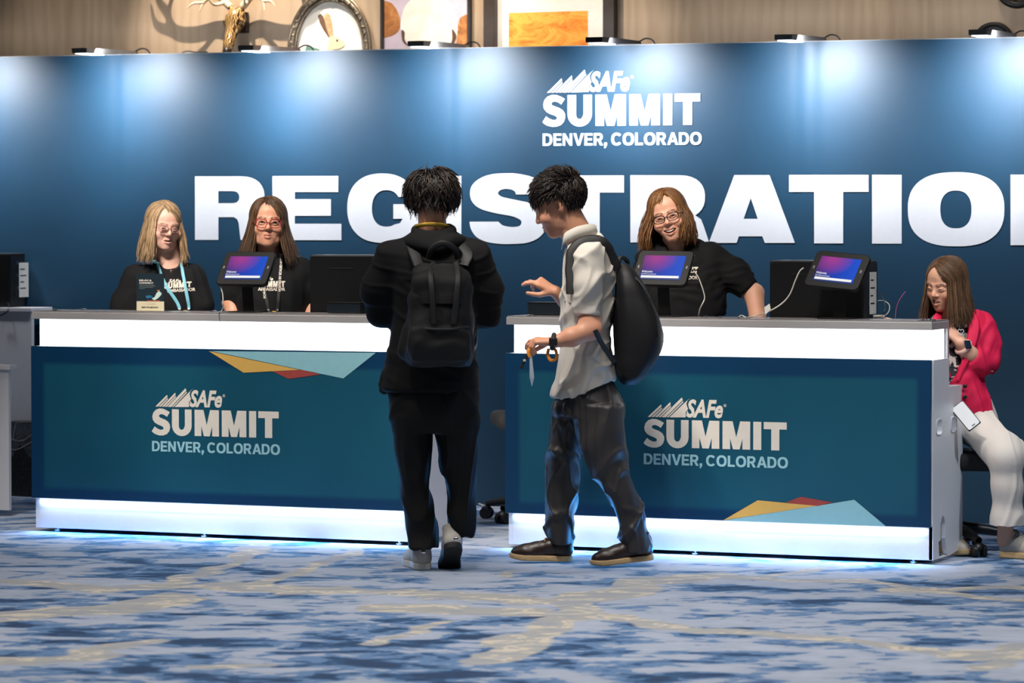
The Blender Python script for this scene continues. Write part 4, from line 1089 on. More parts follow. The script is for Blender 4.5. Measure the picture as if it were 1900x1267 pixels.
def shoe(parent, heel, toe_dir, pitch, up_mat, sole_mat, L=.285, lace_mat=None, sole_h=.030, chunky=1.0, roll=0.0):
    """heel = floor point under the heel; toe_dir = heading (x, y); pitch lifts the heel (degrees)"""
    a = math.atan2(toe_dir[1], toe_dir[0]); M = np.array(Matrix.Rotation(a, 3, 'Z') @ Matrix.Rotation(math.radians(pitch), 3, 'Y'))
    hl = np.array(heel)
    T = lambda V: V @ M.T+hl
    c = chunky; k = L/.285
    def base(off, z0, z1):
        v = Vox((-.03, -.08, -.02), (L+.03, .08, .20), .0045)
        def fn(X, Y, Z):
            def cc(x0, r0, x1, r1, y0=0, y1=0):
                h = np.clip((X-x0)/(x1-x0), 0, 1); return np.sqrt((X-x0-h*(x1-x0))**2+(Y-y0-h*(y1-y0))**2)-(r0+(r1-r0)*h)
            d = np.minimum(np.minimum(cc(.036*k, .035*c, .12*k, .033*c), cc(.12*k, .033*c, .195*k, .044*c, 0, .004)), cc(.195*k, .044*c, .245*k, .034*c, .004, .008))-off
            zz = np.maximum(z0+.012*np.clip((X-.20*k)/.08, 0, 1)**2-Z, Z-z1-.010*np.clip((X-.21*k)/.08, 0, 1)**2)
            return np.maximum(d, zz)
        v.u((fn, (-.01, -.07, -.01), (L+.02, .07, .19))); return v
    s_ = base(.003, 0.0, sole_h); V, F = s_.mesh(); V = relax(V, F, 2)
    so = np_mesh('sole', T(V), F, sole_mat, parent)
    v = Vox((-.03, -.08, -.02), (L+.03, .08, .20), .0042)
    chain(v, [(.036*k, 0, .055), (.10*k, 0, .060), (.16*k, .002, .045), (.21*k, .005, .034), (.245*k, .008, .030)], [.036*c, .037*c, .036*c, .036*c, .030*c], .02)
    v.u(ell((.195*k, .004, .032), (.055*k, .043*c, .026)), .012)
    v.u(cone((.040*k, 0, .05), (.046*k, 0, .115), .036*c, .039*c), .02)
    v.half((0, 0, .122), (-.12, 0, 1)); v.half((0, 0, sole_h-.004), (0, 0, -1))
    v.cut(cone((.05*k, 0, .105), (.055*k, 0, .15), .027*c, .032*c), .004)
    V, F = v.mesh(); V = relax(V, F, 2)
    up = np_mesh('shoe', T(V), F, up_mat, parent)
    so.parent = up
    lm = lace_mat or up_mat
    for i in range(4):
        x = (.095+.022*i)*k; z = .112-.0125*i-(.0 if i < 3 else .004)
        tube_obj('lace', T(np.array([(x-.006, -.026, z-.016), (x, -.012, z-.003), (x+.003, .0, z), (x+.008, .014, z-.003), (x+.01, .026, z-.014)])), .0040, lm, up, 6)
    return up
# ================================================================== people
def fabric(name, col, rough=0.85, sheen=0.0, var=0.08, bump=0.25, scale=350.0, spec=0.3):
    return simple(name, col, rough, 0, var, scale, bump, spec, sheen)
M_TEE = fabric('tshirt_black', srgb(12,13,16)); M_JEANS = fabric('trousers_navy', srgb(24,26,34))
M_JACKET = fabric('jacket_black', srgb(6,6,8), .85, 0); M_PANTSB = fabric('trousers_black', srgb(9,9,10), .75, 0)
M_SHIRT = fabric('shirt_white', srgb(200,194,184), .8, 0, .03, .1); M_PANTSG = fabric('trousers_grey', srgb(50,47,47), .5, 0, .06, .1, spec=.5)
M_BLAZER = fabric('blazer_crimson', srgb(208,26,72), .7, 0, .05); M_PANTSW = fabric('trousers_white', srgb(216,208,200), .8, 0, .03, .1)
M_SHOEBLK = simple('shoe_black', srgb(24,24,26), .5); M_RUBBER = simple('rubber_black', srgb(20,20,22), .7)
M_LEATHER = simple('leather_brown', srgb(42,28,23), .38, var=.25, scale=40, bump=.3); M_SOLETAN = simple('sole_tan', srgb(196,164,118), .7)
M_SNEAK = simple('sneaker_grey', srgb(190,184,174), .7, var=.1, scale=120, bump=.3); M_SOLEW = simple('sole_white', srgb(206,200,188), .6)
M_GOLDJ = simple('gold', srgb(212,170,90), .25, 1.0)
def bvh_of(o):
    me = o.data; return BVHTree.FromPolygons([v.co.copy() for v in me.vertices], [tuple(p.vertices) for p in me.polygons])
def front_y(b, x, z, dflt=-.15):
    h = b.ray_cast(Vector((x, -1.5, z)), Vector((0, 1, 0))); return h[0].y if h[0] is not None else dflt
def print_on(o, b, s, x, z, w, h, mat, off=.0015, bold=.03, shear=0.0, name='shirt_print', tilt=0.0):
    V, F = text_mesh(s, 1.0, bold, 1.0, shear); V = fit(V, w, h)
    pts = []
    for v in V:
        dx = v.x-w/2; xx = x+dx; zz = z+v.y+dx*tilt; pts.append((xx, front_y(b, xx, zz)-off, zz))
    me = bpy.data.meshes.new(name); me.from_pydata(pts, [], F); me.update(); return mesh_obj(name, me, mat, o)
def summit_on(o, b, x, z, w, h, mat, tilt=0.0, off=.002):
    pts, fs = [], []
    for g in summit_letters():
        V, F = outline_faces([[((a-147)/1638*w, (1-c)*h) for a, c in l] for l in g])
        k = len(pts); fs += [tuple(i+k for i in f) for f in F]
        for v in V: xx = x+v.x-w/2; zz = z+v.y+(v.x-w/2)*tilt; pts.append((xx, front_y(b, xx, zz)-off, zz))
    me = bpy.data.meshes.new('shirt_print'); me.from_pydata(pts, [], fs); me.update(); return mesh_obj('shirt_print', me, mat, o)
def drape(b, pts, off=.003, n=24):
    """points (x, z) laid on the front of a garment"""
    q = spline([(x, 0, z) for x, z in pts], n); return [(p[0], front_y(b, p[0], p[2])-off, p[2]) for p in q]
def standing_legs(P, xc, y, zhip, seed):
    v = Vox((xc-.25, y-.2, .03), (xc+.25, y+.2, zhip+.1), .011)
    v.u(loft([(zhip+.06, xc-.155, xc+.155, y, .105), (zhip-.05, xc-.175, xc+.175, y, .12), (zhip-.14, xc-.17, xc+.17, y, .12)]))
    for sx in (-1, 1): chain(v, [(xc+sx*.085, y, zhip-.12), (xc+sx*.09, y-.01, .48), (xc+sx*.095, y+.01, .07)], [.088, .064, .055], .04)
    v.half((0, 0, .055), (0, 0, -1))
    cloth('trousers', v, M_JEANS, P.o, [(.004, 9, (1, 1, 2), 1)], seed)
    for sx in (-1, 1): shoe(P.o, (xc+sx*.095-.0, y+.07, 0), (sx*.12, -1), 0, M_SHOEBLK, M_RUBBER, .25)
def neck_rows(P, rows): return [(P(0, r[0])[2],)+tuple([P(r[1], r[0])[0], P(r[2], r[0])[0]])+tuple(r[3:]) for r in rows]

# ---------------------------------------------------------------- blond woman at the left counter
P = Person(308, depth_at(308, .74), 'blond woman in black T-shirt with light blue lanyard, standing behind left counter')
SK = srgb(238,188,168)
T_parts = []
hv = dict(skin=SK, scale=1.0, fw=1.05, jowl=.004, age=1, lip=srgb(150,60,58), brow=srgb(150,110,80), iris=(.10,.14,.18), gaze=(10,14), lid=.25, open=.25, chin=1.05, neck=.056)
hc = P(305, 421, -.02); hv['nbase'] = P(315,505,.03)
V, F, C, T, R = add_head(P, hc, (24, 6, 4), hv, P.o)
vb = Vox(P(205,480,-.2)-[0,0,.40], P(400,438,.2), .006)
vb.u(loft(neck_rows(P, [(488,304,330,.02,.045),(500,280,346,.03,.065),(560,256,360,.02,.09),(640,246,372,.02,.11)])), .02)
vb.u(cone(P(316,462,.015), P(315,505,.03), .055, .062), .03)
chain(vb, [P(258,526,.02), P(234,580,.0), P(246,640,-.10)], [.036,.043,.036], .02); chain(vb, [P(354,522,.02), P(379,575,.0), P(368,640,-.10)], [.036,.043,.036], .02)
hand(vb, P(246,642,-.11), (.1,-.8,-.3), (0,-.2,1), (1,0,0), [(20,30,20)]*4, .95); hand(vb, P(368,642,-.11), (-.1,-.8,-.3), (0,-.2,1), (-1,0,0), [(20,30,20)]*4, .95)
Vb, Fb = vb.mesh(); skin_mesh(P.o, [(V, F, C), (Vb, Fb, SK)])
v = Vox(P(195,470,-.25)-[0,0,.62], P(410,460,.25), .007)
v.u(loft(neck_rows(P, [(487,292,346,.03,.062),(495,266,362,.03,.085),(510,244,374,.025,.105),(540,240,372,.01,.125),(580,240,374,.0,.14),(640,238,376,.0,.15),(720,236,378,.0,.15),(760,240,374,.0,.145)])), .02)
chain(v, [P(254,515,.02), P(233,562,.0), P(226,590,-.02)], [.066,.062,.060], .04); chain(v, [P(357,512,.02), P(374,555,.0), P(379,568,-.01)], [.064,.056,.055], .04)
v.half(P(379,568,-.01), P(379,568,-.01)-P(366,530,.01)+np.array([-.3,0,.3])*0) if False else None
v.cut(cone(P(320,450,-.05), P(319,484,-.035), .060, .045), .01)
tee = cloth('tshirt', v, M_TEE, P.o, [(.005, 7, (1.2,1,.6), 1), (.003, 16, (1,1,1), 1)], 3)
b = bvh_of(tee)
x_ = P(337,530)[0]
print_on(P.o, b, 'SAFe', P(329,521)[0], P(329,523)[2], P.r(22), P.r(6), M_CREAM, shear=.25); summit_on(P.o, b, P(334,530)[0], P(334,533)[2], P.r(50), P.r(10.5), M_CREAM, .05); print_on(P.o, b, 'AMBASSADOR', P(341,540)[0], P(341,540)[2], P.r(50), P.r(6), M_CREAM, tilt=.05)
standing_legs(P, P(308,0)[0], .0, .90, 5)
blond = [srgb(184,152,114), srgb(154,124,92), srgb(204,178,142), srgb(124,98,74)]
long_hair(T, R, P.o, 11, blond, part=-.022, length=.195, front=44, flare=.20, fringe=(.58,-.01,.075,140), n=2000, curl=.12, wave=.006, back=-.05, top=1.06, out=.004)
glasses(T, P.o, simple('rim_bronze', srgb(120,84,76), .3, .8), .025, .0155, .0011, -.1045, -.003, 3.0)
tube_obj('necklace', drape(b, [(P(302,484)[0],P(302,486)[2]),(P(312,497)[0],P(312,497)[2]),(P(321,503)[0],P(321,503)[2]),(P(332,496)[0],P(332,496)[2]),(P(338,487)[0],P(338,488)[2])], .002), .0008, M_CHROME, P.o, 5)
pz = P(321.5,504); MB().sphere((pz[0], front_y(b,pz[0],pz[2])-.003, pz[2]), (.008,.003,.011), 12).build('pendant', simple('pendant_stone', srgb(90,80,70), .3, .5), P.o, True)
def lanyard(P, b, runs, mat, label, wpx=5.5, clips=True, tagcol=None, name='lanyard'):
    root = empty(name, P.o.location, YAW, label, 'lanyard')
    for run in runs:
        q = drape(b, [(P(x,y)[0], P(x,y)[2]) for x, y in run], .004, 30)
        V_, F_ = tube_arrays(q, P.r(wpx)/2, 8, flat=((0,1,0), .12)); np_mesh('strap', V_, np.array(F_), mat, root)
        if clips:
            e = q[-1]; MB().box((e[0]-.006,e[1]-.004,e[2]-.022),(e[0]+.006,e[1]+.002,e[2]),.002).build('clip', M_CHROME, root)
    if tagcol is not None:
        e = P(*runs[0][-1]); f_ = P(*runs[-1][-1]); mx_ = (e[0]+f_[0])/2; zz = e[2]
        MB().box((mx_-.048, front_y(b,mx_,zz-.06)-.012, zz-.17),(mx_+.048, front_y(b,mx_,zz-.06)-.009, zz-.022),.001).build('badge', simple('badge_card', srgb(226,226,222), .4), root)
        MB().box((mx_-.004, front_y(b,mx_,zz-.01)-.010, zz-.022),(mx_+.014, front_y(b,mx_,zz-.01)-.007, zz-.008),.001, M=None).build('tab', tagcol, root)
    return root
M_LBLUE = simple('lanyard_blue', srgb(118,186,206), .6); M_YEL = simple('tab_yellow', srgb(226,180,60), .5)
ln = lanyard(P, b, [[(293,482),(300,502),(314,530),(333,558),(339,571)],[(338,487),(344,512),(350,540),(354,560),(355,571)]], M_LBLUE, 'light blue lanyard worn by the blond woman', 6.5, True, M_YEL)

# ---------------------------------------------------------------- dark-haired woman with red glasses
P = Person(506, depth_at(506, .74), 'dark-haired woman with red glasses and black lanyard behind left counter')
SK = srgb(212,154,126)
hv = dict(skin=SK, scale=1.06, fw=1.0, age=1, jowl=.002, lip=srgb(150,78,70), brow=srgb(70,44,34), iris=(.05,.03,.02), gaze=(8,-14), lid=0.0, neck=.052, chin=1.1)
hv['nbase'] = P(503,490,.03)
V, F, C, T, R = add_head(P, P(499, 415, -.02), (4, -3, 2), hv, P.o)
vb = Vox(P(395,480,-.2)-[0,0,.40], P(620,425,.2), .006)
vb.u(loft(neck_rows(P, [(474,490,516,.03,.045),(488,466,544,.03,.065),(560,452,558,.02,.09),(640,444,568,.02,.11)])), .02)
vb.u(cone(P(500,455,.01), P(503,490,.03), .053, .060), .03)
chain(vb, [P(448,510,.02), P(430,560,.0), P(448,640,-.12)], [.036,.042,.034], .02); chain(vb, [P(560,510,.02), P(586,562,.0), P(560,640,-.12)], [.036,.043,.034], .02)
hand(vb, P(448,642,-.13), (.1,-.8,-.3), (0,-.2,1), (1,0,0), [(20,30,20)]*4, .95); hand(vb, P(560,642,-.13), (-.1,-.8,-.3), (0,-.2,1), (-1,0,0), [(20,30,20)]*4, .95)
Vb, Fb = vb.mesh(); skin_mesh(P.o, [(V, F, C), (Vb, Fb, SK)])
v = Vox(P(395,460,-.25)-[0,0,.62], P(625,455,.25), .007)
v.u(loft(neck_rows(P, [(474,472,534,.03,.062),(482,452,556,.03,.09),(497,436,576,.025,.11),(530,440,572,.0,.13),(580,438,574,-.005,.145),(640,436,576,.0,.15),(760,438,574,.0,.145)])), .02)
chain(v, [P(450,496,.02), P(433,540,.0), P(429,553,.0)], [.056,.049,.047], .04); chain(v, [P(560,496,.02), P(581,538,.0), P(585,552,.0)], [.056,.050,.048], .04)
v.half(P(586,556,.0), P(586,556,0)-P(572,515,0), .0) if False else None
v.cut(cone(P(502,442,-.05), P(503,473,-.035), .056, .042), .01)
tee = cloth('tshirt', v, M_TEE, P.o, [(.005, 7, (1.2,1,.6), 1), (.003, 16, (1,1,1), 1)], 9)
b = bvh_of(tee)
print_on(P.o, b, 'SAFe', P(500,516)[0], P(500,519)[2], P.r(22), P.r(6), M_CREAM, shear=.25); summit_on(P.o, b, P(508,530)[0], P(508,531)[2], P.r(50), P.r(11), M_CREAM); print_on(P.o, b, 'AMBASSADOR', P(508,538)[0], P(508,538)[2], P.r(50), P.r(6), M_CREAM)
standing_legs(P, P(506,0)[0], .0, .92, 6)
brun = [srgb(62,44,34), srgb(84,62,45), srgb(46,34,28), srgb(118,90,62)]
long_hair(T, R, P.o, 21, brun, part=-.018, length=.20, front=40, flare=.22, fringe=(.62,-.015,.07,140), n=2000, curl=-.10, wave=.004, top=1.04, width=.0019)
glasses(T, P.o, simple('rim_red', srgb(150,34,40), .25, var=.3, scale=120), .0265, .0195, .0021, -.1055, -.004, 2.4, .8)
for sx in (-1, 1):
    q = [(sx*.080, .004+.008*math.cos(a), -.038+.010*math.sin(a)) for a in np.linspace(0, 2*math.pi, 14, endpoint=False)]
    tube_obj('earring', T(np.array(q)), .0016, M_GOLDJ, P.o, 6, True)
M_LBLK = simple('lanyard_black', srgb(20,20,22), .6)
ln = lanyard(P, b, [[(492,476),(490,500),(494,535),(500,558),(503,572)],[(526,470),(524,500),(522,540),(520,572)]], M_LBLK, 'black lanyard with white lettering worn by the dark-haired woman', 7.0, True, M_YEL)
def strap_text(root, b, s, px, y0, y1, hpx, P, mat, off=.0062, lean=0.0):
    V_, F_ = text_mesh(s, 1.0, .03); L_ = P.r(y0-y1); V_ = fit(V_, L_, P.r(hpx)); pts = []
    for q in V_:
        z = P(px,y0)[2]+q.x; x = P(px,y0)[0]-q.y+P.r(hpx)/2+lean*q.x; pts.append((x, front_y(b, x, z)-off, z))
    me = bpy.data.meshes.new('lettering'); me.from_pydata(pts, [], F_); me.update(); mesh_obj('lettering', me, mat, root)
strap_text(ln, b, 'HOSTED BY SCALED AGILE', 523, 539, 474, 4.6, P, M_CREAM, .0065, .03)
strap_text(ln, b, 'SCALED AGILE', 496, 552, 512, 4.4, P, M_CREAM, .0065, -.12)

# ---------------------------------------------------------------- laughing woman at the right counter
P = Person(1258, depth_at(1258, .72), 'laughing auburn-haired woman with dark glasses leaning behind right counter')
SK = srgb(230,174,146)
hv = dict(skin=SK, scale=1.05, fw=1.02, age=1, smile=1.0, open=.85, lip=srgb(164,74,68), brow=srgb(110,70,44), iris=(.08,.06,.04), gaze=(-8,4), lid=.25, neck=.052, chin=1.05)
hv['nbase'] = P(1256,485,.03)
V, F, C, T, R = add_head(P, P(1240, 402, -.04), (-10, 2, -16), hv, P.o)
vb = Vox(P(1160,470,-.25)-[0,0,.45], P(1450,405,.2), .006)
vb.u(loft(neck_rows(P, [(462,1240,1272,.03,.045),(480,1222,1300,.03,.065),(560,1210,1330,.02,.09),(640,1190,1350,.02,.11)])), .02)
vb.u(cone(P(1250,440,.01), P(1256,485,.03), .053, .062), .03)
chain(vb, [P(1322,486,.02), P(1398,545,-.04), P(1405,590,-.12), P(1398,632,-.20)], [.036,.047,.037,.029], .02); chain(vb, [P(1206,494,.02), P(1184,560,.0), P(1200,636,-.15)], [.036,.042,.034], .02)
hand(vb, P(1398,634,-.21), (-.2,-.9,-.15), (0,-.1,1), (-1,0,0), [(15,20,15)]*4, .95); hand(vb, P(1200,640,-.16), (.2,-.9,-.2), (0,-.1,1), (1,0,0), [(20,30,20)]*4, .95)
Vb, Fb = vb.mesh(); skin_mesh(P.o, [(V, F, C), (Vb, Fb, SK)])
v = Vox(P(1150,455,-.28)-[0,0,.66], P(1460,425,.25), .007)
v.u(loft(neck_rows(P, [(448,1222,1300,.035,.065),(456,1206,1326,.035,.09),(470,1188,1346,.03,.115),(500,1188,1344,.01,.135),(550,1192,1346,-.01,.145),(600,1190,1350,-.005,.15),(700,1184,1354,.0,.155),(760,1188,1350,.0,.15)])), .02)
chain(v, [P(1322,474,.03), P(1362,508,.0), P(1387,536,-.03)], [.066,.068,.060], .04); chain(v, [P(1204,482,.02), P(1186,525,.0), P(1180,548,.0)], [.062,.060,.058], .04)
n_ = P(1389,539,-.03)-P(1350,497,0); v.half(P(1389,537,-.03), n_)
v.cut(cone(P(1250,425,-.07), P(1254,468,-.055), .060, .042), .01)
tee = cloth('tshirt', v, M_TEE, P.o, [(.006, 6, (1.2,1,.6), 1), (.004, 13, (1,1,1), 1)], 14)
b = bvh_of(tee)
# turned collar
vc = Vox(P(1190,440,-.2)-[0,0,.1], P(1330,430,.2), .005)
col_pts = [P(1222,486,-.085), P(1214,466,-.03), P(1226,449,.05), P(1262,443,.09), P(1296,448,.05), P(1304,462,-.03), P(1282,488,-.085)]
cq = spline(col_pts, 36); Vc, Fc = tube_arrays(cq, .019, 8, flat=((0,-.7,1), .35)); np_mesh('collar', Vc, np.array(Fc), M_TEE, P.o)
summit_on(P.o, b, P(1268,500)[0], P(1268,505)[2], P.r(48), P.r(11), M_CREAM); print_on(P.o, b, 'AMBASSADOR', P(1266,514)[0], P(1266,517)[2], P.r(50), P.r(6.5), M_CREAM)
standing_legs(P, P(1262,0)[0], .0, .93, 7)
aub = [srgb(128,86,50), srgb(100,66,40), srgb(164,118,72), srgb(80,52,34)]
long_hair(T, R, P.o, 31, aub, part=.010, length=.150, front=44, flare=.34, fringe=(.42,-.072,.0,220), n=2000, curl=.42, wave=.009, top=1.07, out=.010, width=.0019)
glasses(T, P.o, simple('rim_black', srgb(24,22,26), .25), .0255, .0165, .0019, -.1055, -.003, 2.8, .6)

# ---------------------------------------------------------------- seated woman in the crimson blazer
P = Person(1778, depth_at(1778, .66), 'woman in crimson blazer and white trousers seated at the right end of counter')
SK = srgb(214,164,138)
hv = dict(skin=SK, scale=.98, fw=.98, lip=srgb(140,64,62), brow=srgb(90,60,44), iris=(.06,.04,.03), gaze=(-6,26), lid=.62, open=.45, neck=.050)
hv['nbase'] = P(1765,598,.03)
V, F, C, T, R = add_head(P, P(1753, 527, -.04), (-42, 14, 4), hv, P.o)
vb = Vox(P(1640,570,-.35)-[0,0,.30], P(1870,535,.25), .0045)
vb.u(loft(neck_rows(P, [(580,1740,1790,.03,.05),(596,1722,1812,.03,.075),(660,1716,1818,.02,.09)])), .02)
vb.u(cone(P(1757,566,.0), P(1765,598,.03), .050, .058), .03)
# near forearm raised to the ledge, hand closed on it
chain(vb, [P(1826,685,-.04), P(1796,655,-.12), P(1781,636,-.15)], [.042,.036,.028], .02)
hand(vb, P(1780,635,-.15), (-.55,.15,.62), (.5,-.75,.3), (.3,.3,.8), [(45,55,30),(50,55,30),(55,55,30),(60,55,30)], .92, (.4,.6))
chain(vb, [P(1700,606,.0), P(1690,640,-.05), P(1672,604,-.12)], [.036,.036,.026], .02)
hand(vb, P(1671,602,-.12), (-.6,-.1,.15), (0,-.3,1), (.2,-.8,0), [(30,30,20)]*4, .92, (.4,.4))
Vb, Fb = vb.mesh(); skin_mesh(P.o, [(V, F, C), (Vb, Fb, SK)])
v = Vox(P(1650,560,-.33)-[0,0,.55], P(1880,550,.28), .006)
v.u(loft(neck_rows(P, [(572,1738,1802,.05,.06),(580,1706,1822,.05,.085),(592,1690,1832,.045,.115),(620,1690,1830,.02,.135),(665,1700,1824,.01,.14),(710,1706,1826,.0,.15),(745,1700,1838,.0,.165),(768,1698,1842,.0,.165)])), .02)
chain(v, [P(1815,602,.03), P(1828,640,.0), P(1827,668,-.02)], [.064,.062,.060], .04); chain(v, [P(1827,670,-.02), P(1816,672,-.07), P(1803,662,-.10)], [.060,.052,.050], .03)
chain(v, [P(1712,600,.02), P(1698,640,.0), P(1688,622,-.08)], [.062,.055,.048], .04)
v.half(P(1799,658,-.11), P(1790,648,-.13)-P(1816,674,-.07))
v.cut(cone(P(1752,560,-.08), P(1742,640,-.16), .060, .050), .01); v.cut(cone(P(1742,640,-.16), P(1752,740,-.19), .050, .042), .01)
bz = cloth('blazer', v, M_BLAZER, P.o, [(.005, 6, (1.2,1,.8), 1), (.006, 6, (1.2,1,.9), 'r')], 23)
# lapels
for pts in ([(1744,576,-.04),(1736,600,-.10),(1742,650,-.135),(1760,700,-.15)], [(1796,574,-.02),(1806,602,-.09),(1796,650,-.14),(1775,705,-.155)]):
    q = spline([P(*p) for p in pts], 20); V_, F_ = tube_arrays(q, [.010+.016*math.sin(math.pi*min(1,t*1.1)) for t in np.linspace(0,1,len(q))], 8, flat=((.1,1,.1), .22)); np_mesh('lapel', V_, np.array(F_), M_BLAZER, P.o)
for py in (716, 736): q = P(1789,py,-.17); MB().sphere(q, (.010,.005,.010), 12).build('button', M_BLACK, P.o, True)
# blouse
def blouse_mat():
    m, nt, b_ = material('blouse_floral'); tc = N(nt,'ShaderNodeTexCoord'); n = N(nt,'ShaderNodeTexVoronoi', i_Scale=22.0); no = N(nt,'ShaderNodeTexNoise', i_Scale=26.0, i_Detail=3.0)
    nt.links.new(tc.outputs['Object'], n.inputs['Vector']); nt.links.new(tc.outputs['Object'], no.inputs['Vector'])
    r = ramp(nt, [(.50, srgb(18,18,30)), (.54, srgb(206,200,196))], no.outputs['Fac']); nt.links.new(r.outputs[0], b_.inputs['Base Color']); setp(b_, Roughness=.75); return m
v = Vox(P(1690,575,-.25)-[0,0,.48], P(1840,570,.2), .007)
v.u(loft(neck_rows(P, [(582,1728,1798,.03,.06),(600,1708,1818,.03,.09),(660,1708,1816,.005,.115),(740,1706,1826,.0,.135),(775,1706,1830,.0,.14)])), .02); v.cut(cone(P(1752,555,-.07), P(1752,592,-.05), .055, .045), .01)
cloth('blouse', v, blouse_mat(), P.o, [(.004, 9, (1,1,1), 1)], 3)
# trousers
v = Vox(P(1690,750,-.62)-[0,0,.56], P(1960,730,.25), .007)
v.u(loft(neck_rows(P, [(740,1704,1836,.0,.13),(775,1698,1846,.0,.16),(805,1700,1846,.0,.16)])), .02)
chain(v, [P(1808,788,-.04), P(1862,836,-.28), P(1868,850,-.33)], [.088,.080,.074], .05); chain(v, [P(1866,848,-.33), P(1868,900,-.32), P(1866,965,-.30), P(1866,988,-.30)], [.070,.066,.066,.070], .04)
chain(v, [P(1728,788,-.02), P(1738,842,-.14), P(1740,852,-.16)], [.086,.072,.068], .05); chain(v, [P(1740,852,-.16), P(1746,900,-.12), P(1752,970,-.05)], [.066,.064,.066], .04)
v.half(P(1866,992,-.3), (0,.12,-1))
cloth('trousers', v, M_PANTSW, P.o, [(.005, 6, (1,1,.8), 1), (.007, 5, (1.2,1,.6), 'r')], 31)
M_LOAF = simple('shoe_cream', srgb(186,176,162), .55, var=.05)
e_ = P(1858,1013,-.24); shoe(P.o, (e_[0],e_[1],0), (.80,-.55), 0, M_LOAF, M_SOLETAN, .25); e_ = P(1752,1005,.02); shoe(P.o, (e_[0],e_[1],0), (.25,-1), 0, M_LOAF, M_SOLETAN, .25)
chain_ = Vox(P(1820,985,-.45)-[0,0,.12], P(1900,960,-.1), .006); chain(chain_, [P(1866,970,-.30), P(1864,1004,-.27)], [.036,.034], .01); Va, Fa = chain_.mesh(); np_mesh('ankle', Va, Fa, M_SKIN, P.o, np.tile(np.array(SK), (len(Va),1)))
hair4 = [srgb(100,72,50), srgb(76,54,40), srgb(128,98,70), srgb(58,42,33)]
long_hair(T, R, P.o, 41, hair4, part=-.012, length=.20, front=40, flare=.16, n=2000, curl=.05, wave=.004, top=1.04, width=.0019)
# watch
wq = P(1783,640,-.145); ax_ = (P(1796,655,-.12)-P(1781,636,-.15)); ax_ /= np.linalg.norm(ax_)
q = Vector(ax_).to_track_quat('Z','Y').to_matrix()
ring_ = [np.array(wq)+ax_*.012+np.array(q @ Vector((.034*math.cos(a), .034*math.sin(a), 0))) for a in np.linspace(0,2*math.pi,24,endpoint=False)]
V_, F_ = tube_arrays(ring_, .010, 8, True); wt = np_mesh('watch_strap', V_, np.array(F_), simple('watch_band_pink', srgb(226,186,172), .5), P.o)
fc = Vector(wq)+Vector(ax_)*.012+Vector((.016,-.032,.012)); MM = Matrix.Translation(fc) @ Vector((.5,-.8,.35)).to_track_quat('Z','Y').to_matrix().to_4x4()
MB().box((-.017,-.020,-.004),(.017,.020,.006),.005,2,MM).build('watch_case', simple('watch_glass', srgb(28,40,56), .12), wt)
hb = P(1781,615,-.165); hp = [(hb[0]+.013*(math.sin(t)**3), hb[1], hb[2]+.0009*(13*math.cos(t)-5*math.cos(2*t)-2*math.cos(3*t)-math.cos(4*t))) for t in np.linspace(0,2*math.pi,28,endpoint=False)]
tube_obj('heart_brooch', hp, .0016, simple('brooch_white', srgb(230,222,222), .4), P.o, 6, True)
W4 = P
# ---------------------------------------------------------------- man seen from behind
P = Person(806, 15.55, 'man in black jacket and trousers seen from behind, wearing a dark backpack'); M1 = P
SK = srgb(206,150,118)
hv = dict(skin=SK, scale=1.02, fw=1.0, neck=.056, brow=srgb(30,24,22), lip=srgb(150,90,80), iris=(.03,.02,.02))
hv['nbase'] = P(803,445,-.005)
V, F, C, T, R = add_head(P, P(803, 374, .02), (176, 24, 0), hv, P.o)
vb = Vox(P(680,420,-.2)-[0,0,.65], P(930,368,.55), .006)
vb.u(cone(P(803,395,.03), P(803,440,-.01), .056, .066), .03); vb.u(loft(neck_rows(P, [(436,765,842,-.01,.07),(470,730,880,-.01,.10),(560,735,875,0,.11)])), .03)
chain(vb, [P(722,475,0), P(712,575,.06), P(752,566,.32)], [.05,.042,.032], .02); chain(vb, [P(888,475,0), P(897,575,.06), P(856,566,.32)], [.05,.042,.032], .02)
hand(vb, P(754,565,.33), (.5,.6,.15), (-.3,0,1), (0,.2,1), [(30,40,25)]*4, 1.0); hand(vb, P(854,565,.33), (-.5,.6,.15), (.3,0,1), (0,.2,1), [(30,40,25)]*4, 1.0)
Vb, Fb = vb.mesh(); skin_mesh(P.o, [(V, F, C), (Vb, Fb, SK)])
v = Vox(P(660,420,-.25)-[0,0,.76], P(945,400,.5), .0065)
v.u(loft(neck_rows(P, [(426,766,844,-.005,.075),(440,748,862,-.005,.09),(455,724,884,-.005,.11),(480,714,896,-.01,.13),(530,722,888,-.01,.14),(600,724,886,0,.15),(660,716,888,0,.155),(705,710,890,0,.16),(723,708,890,0,.16)])), .02)
chain(v, [P(726,478,-.01), P(704,535,.02), P(706,582,.06)], [.072,.072,.062], .05); chain(v, [P(706,580,.06), P(730,576,.2), P(752,568,.30)], [.060,.055,.045], .03)
chain(v, [P(884,478,-.01), P(902,535,.02), P(902,582,.06)], [.070,.070,.060], .05); chain(v, [P(902,580,.06), P(880,576,.2), P(856,568,.30)], [.060,.055,.045], .03)
v.u(cone(P(714,700,.0), P(714,722,0), .02, .02), .02)
cloth('jacket', v, M_JACKET, P.o, [(.005, 5, (1,1,.8), 1), (.005, 5, (1,1,.8), 'r')], 51)
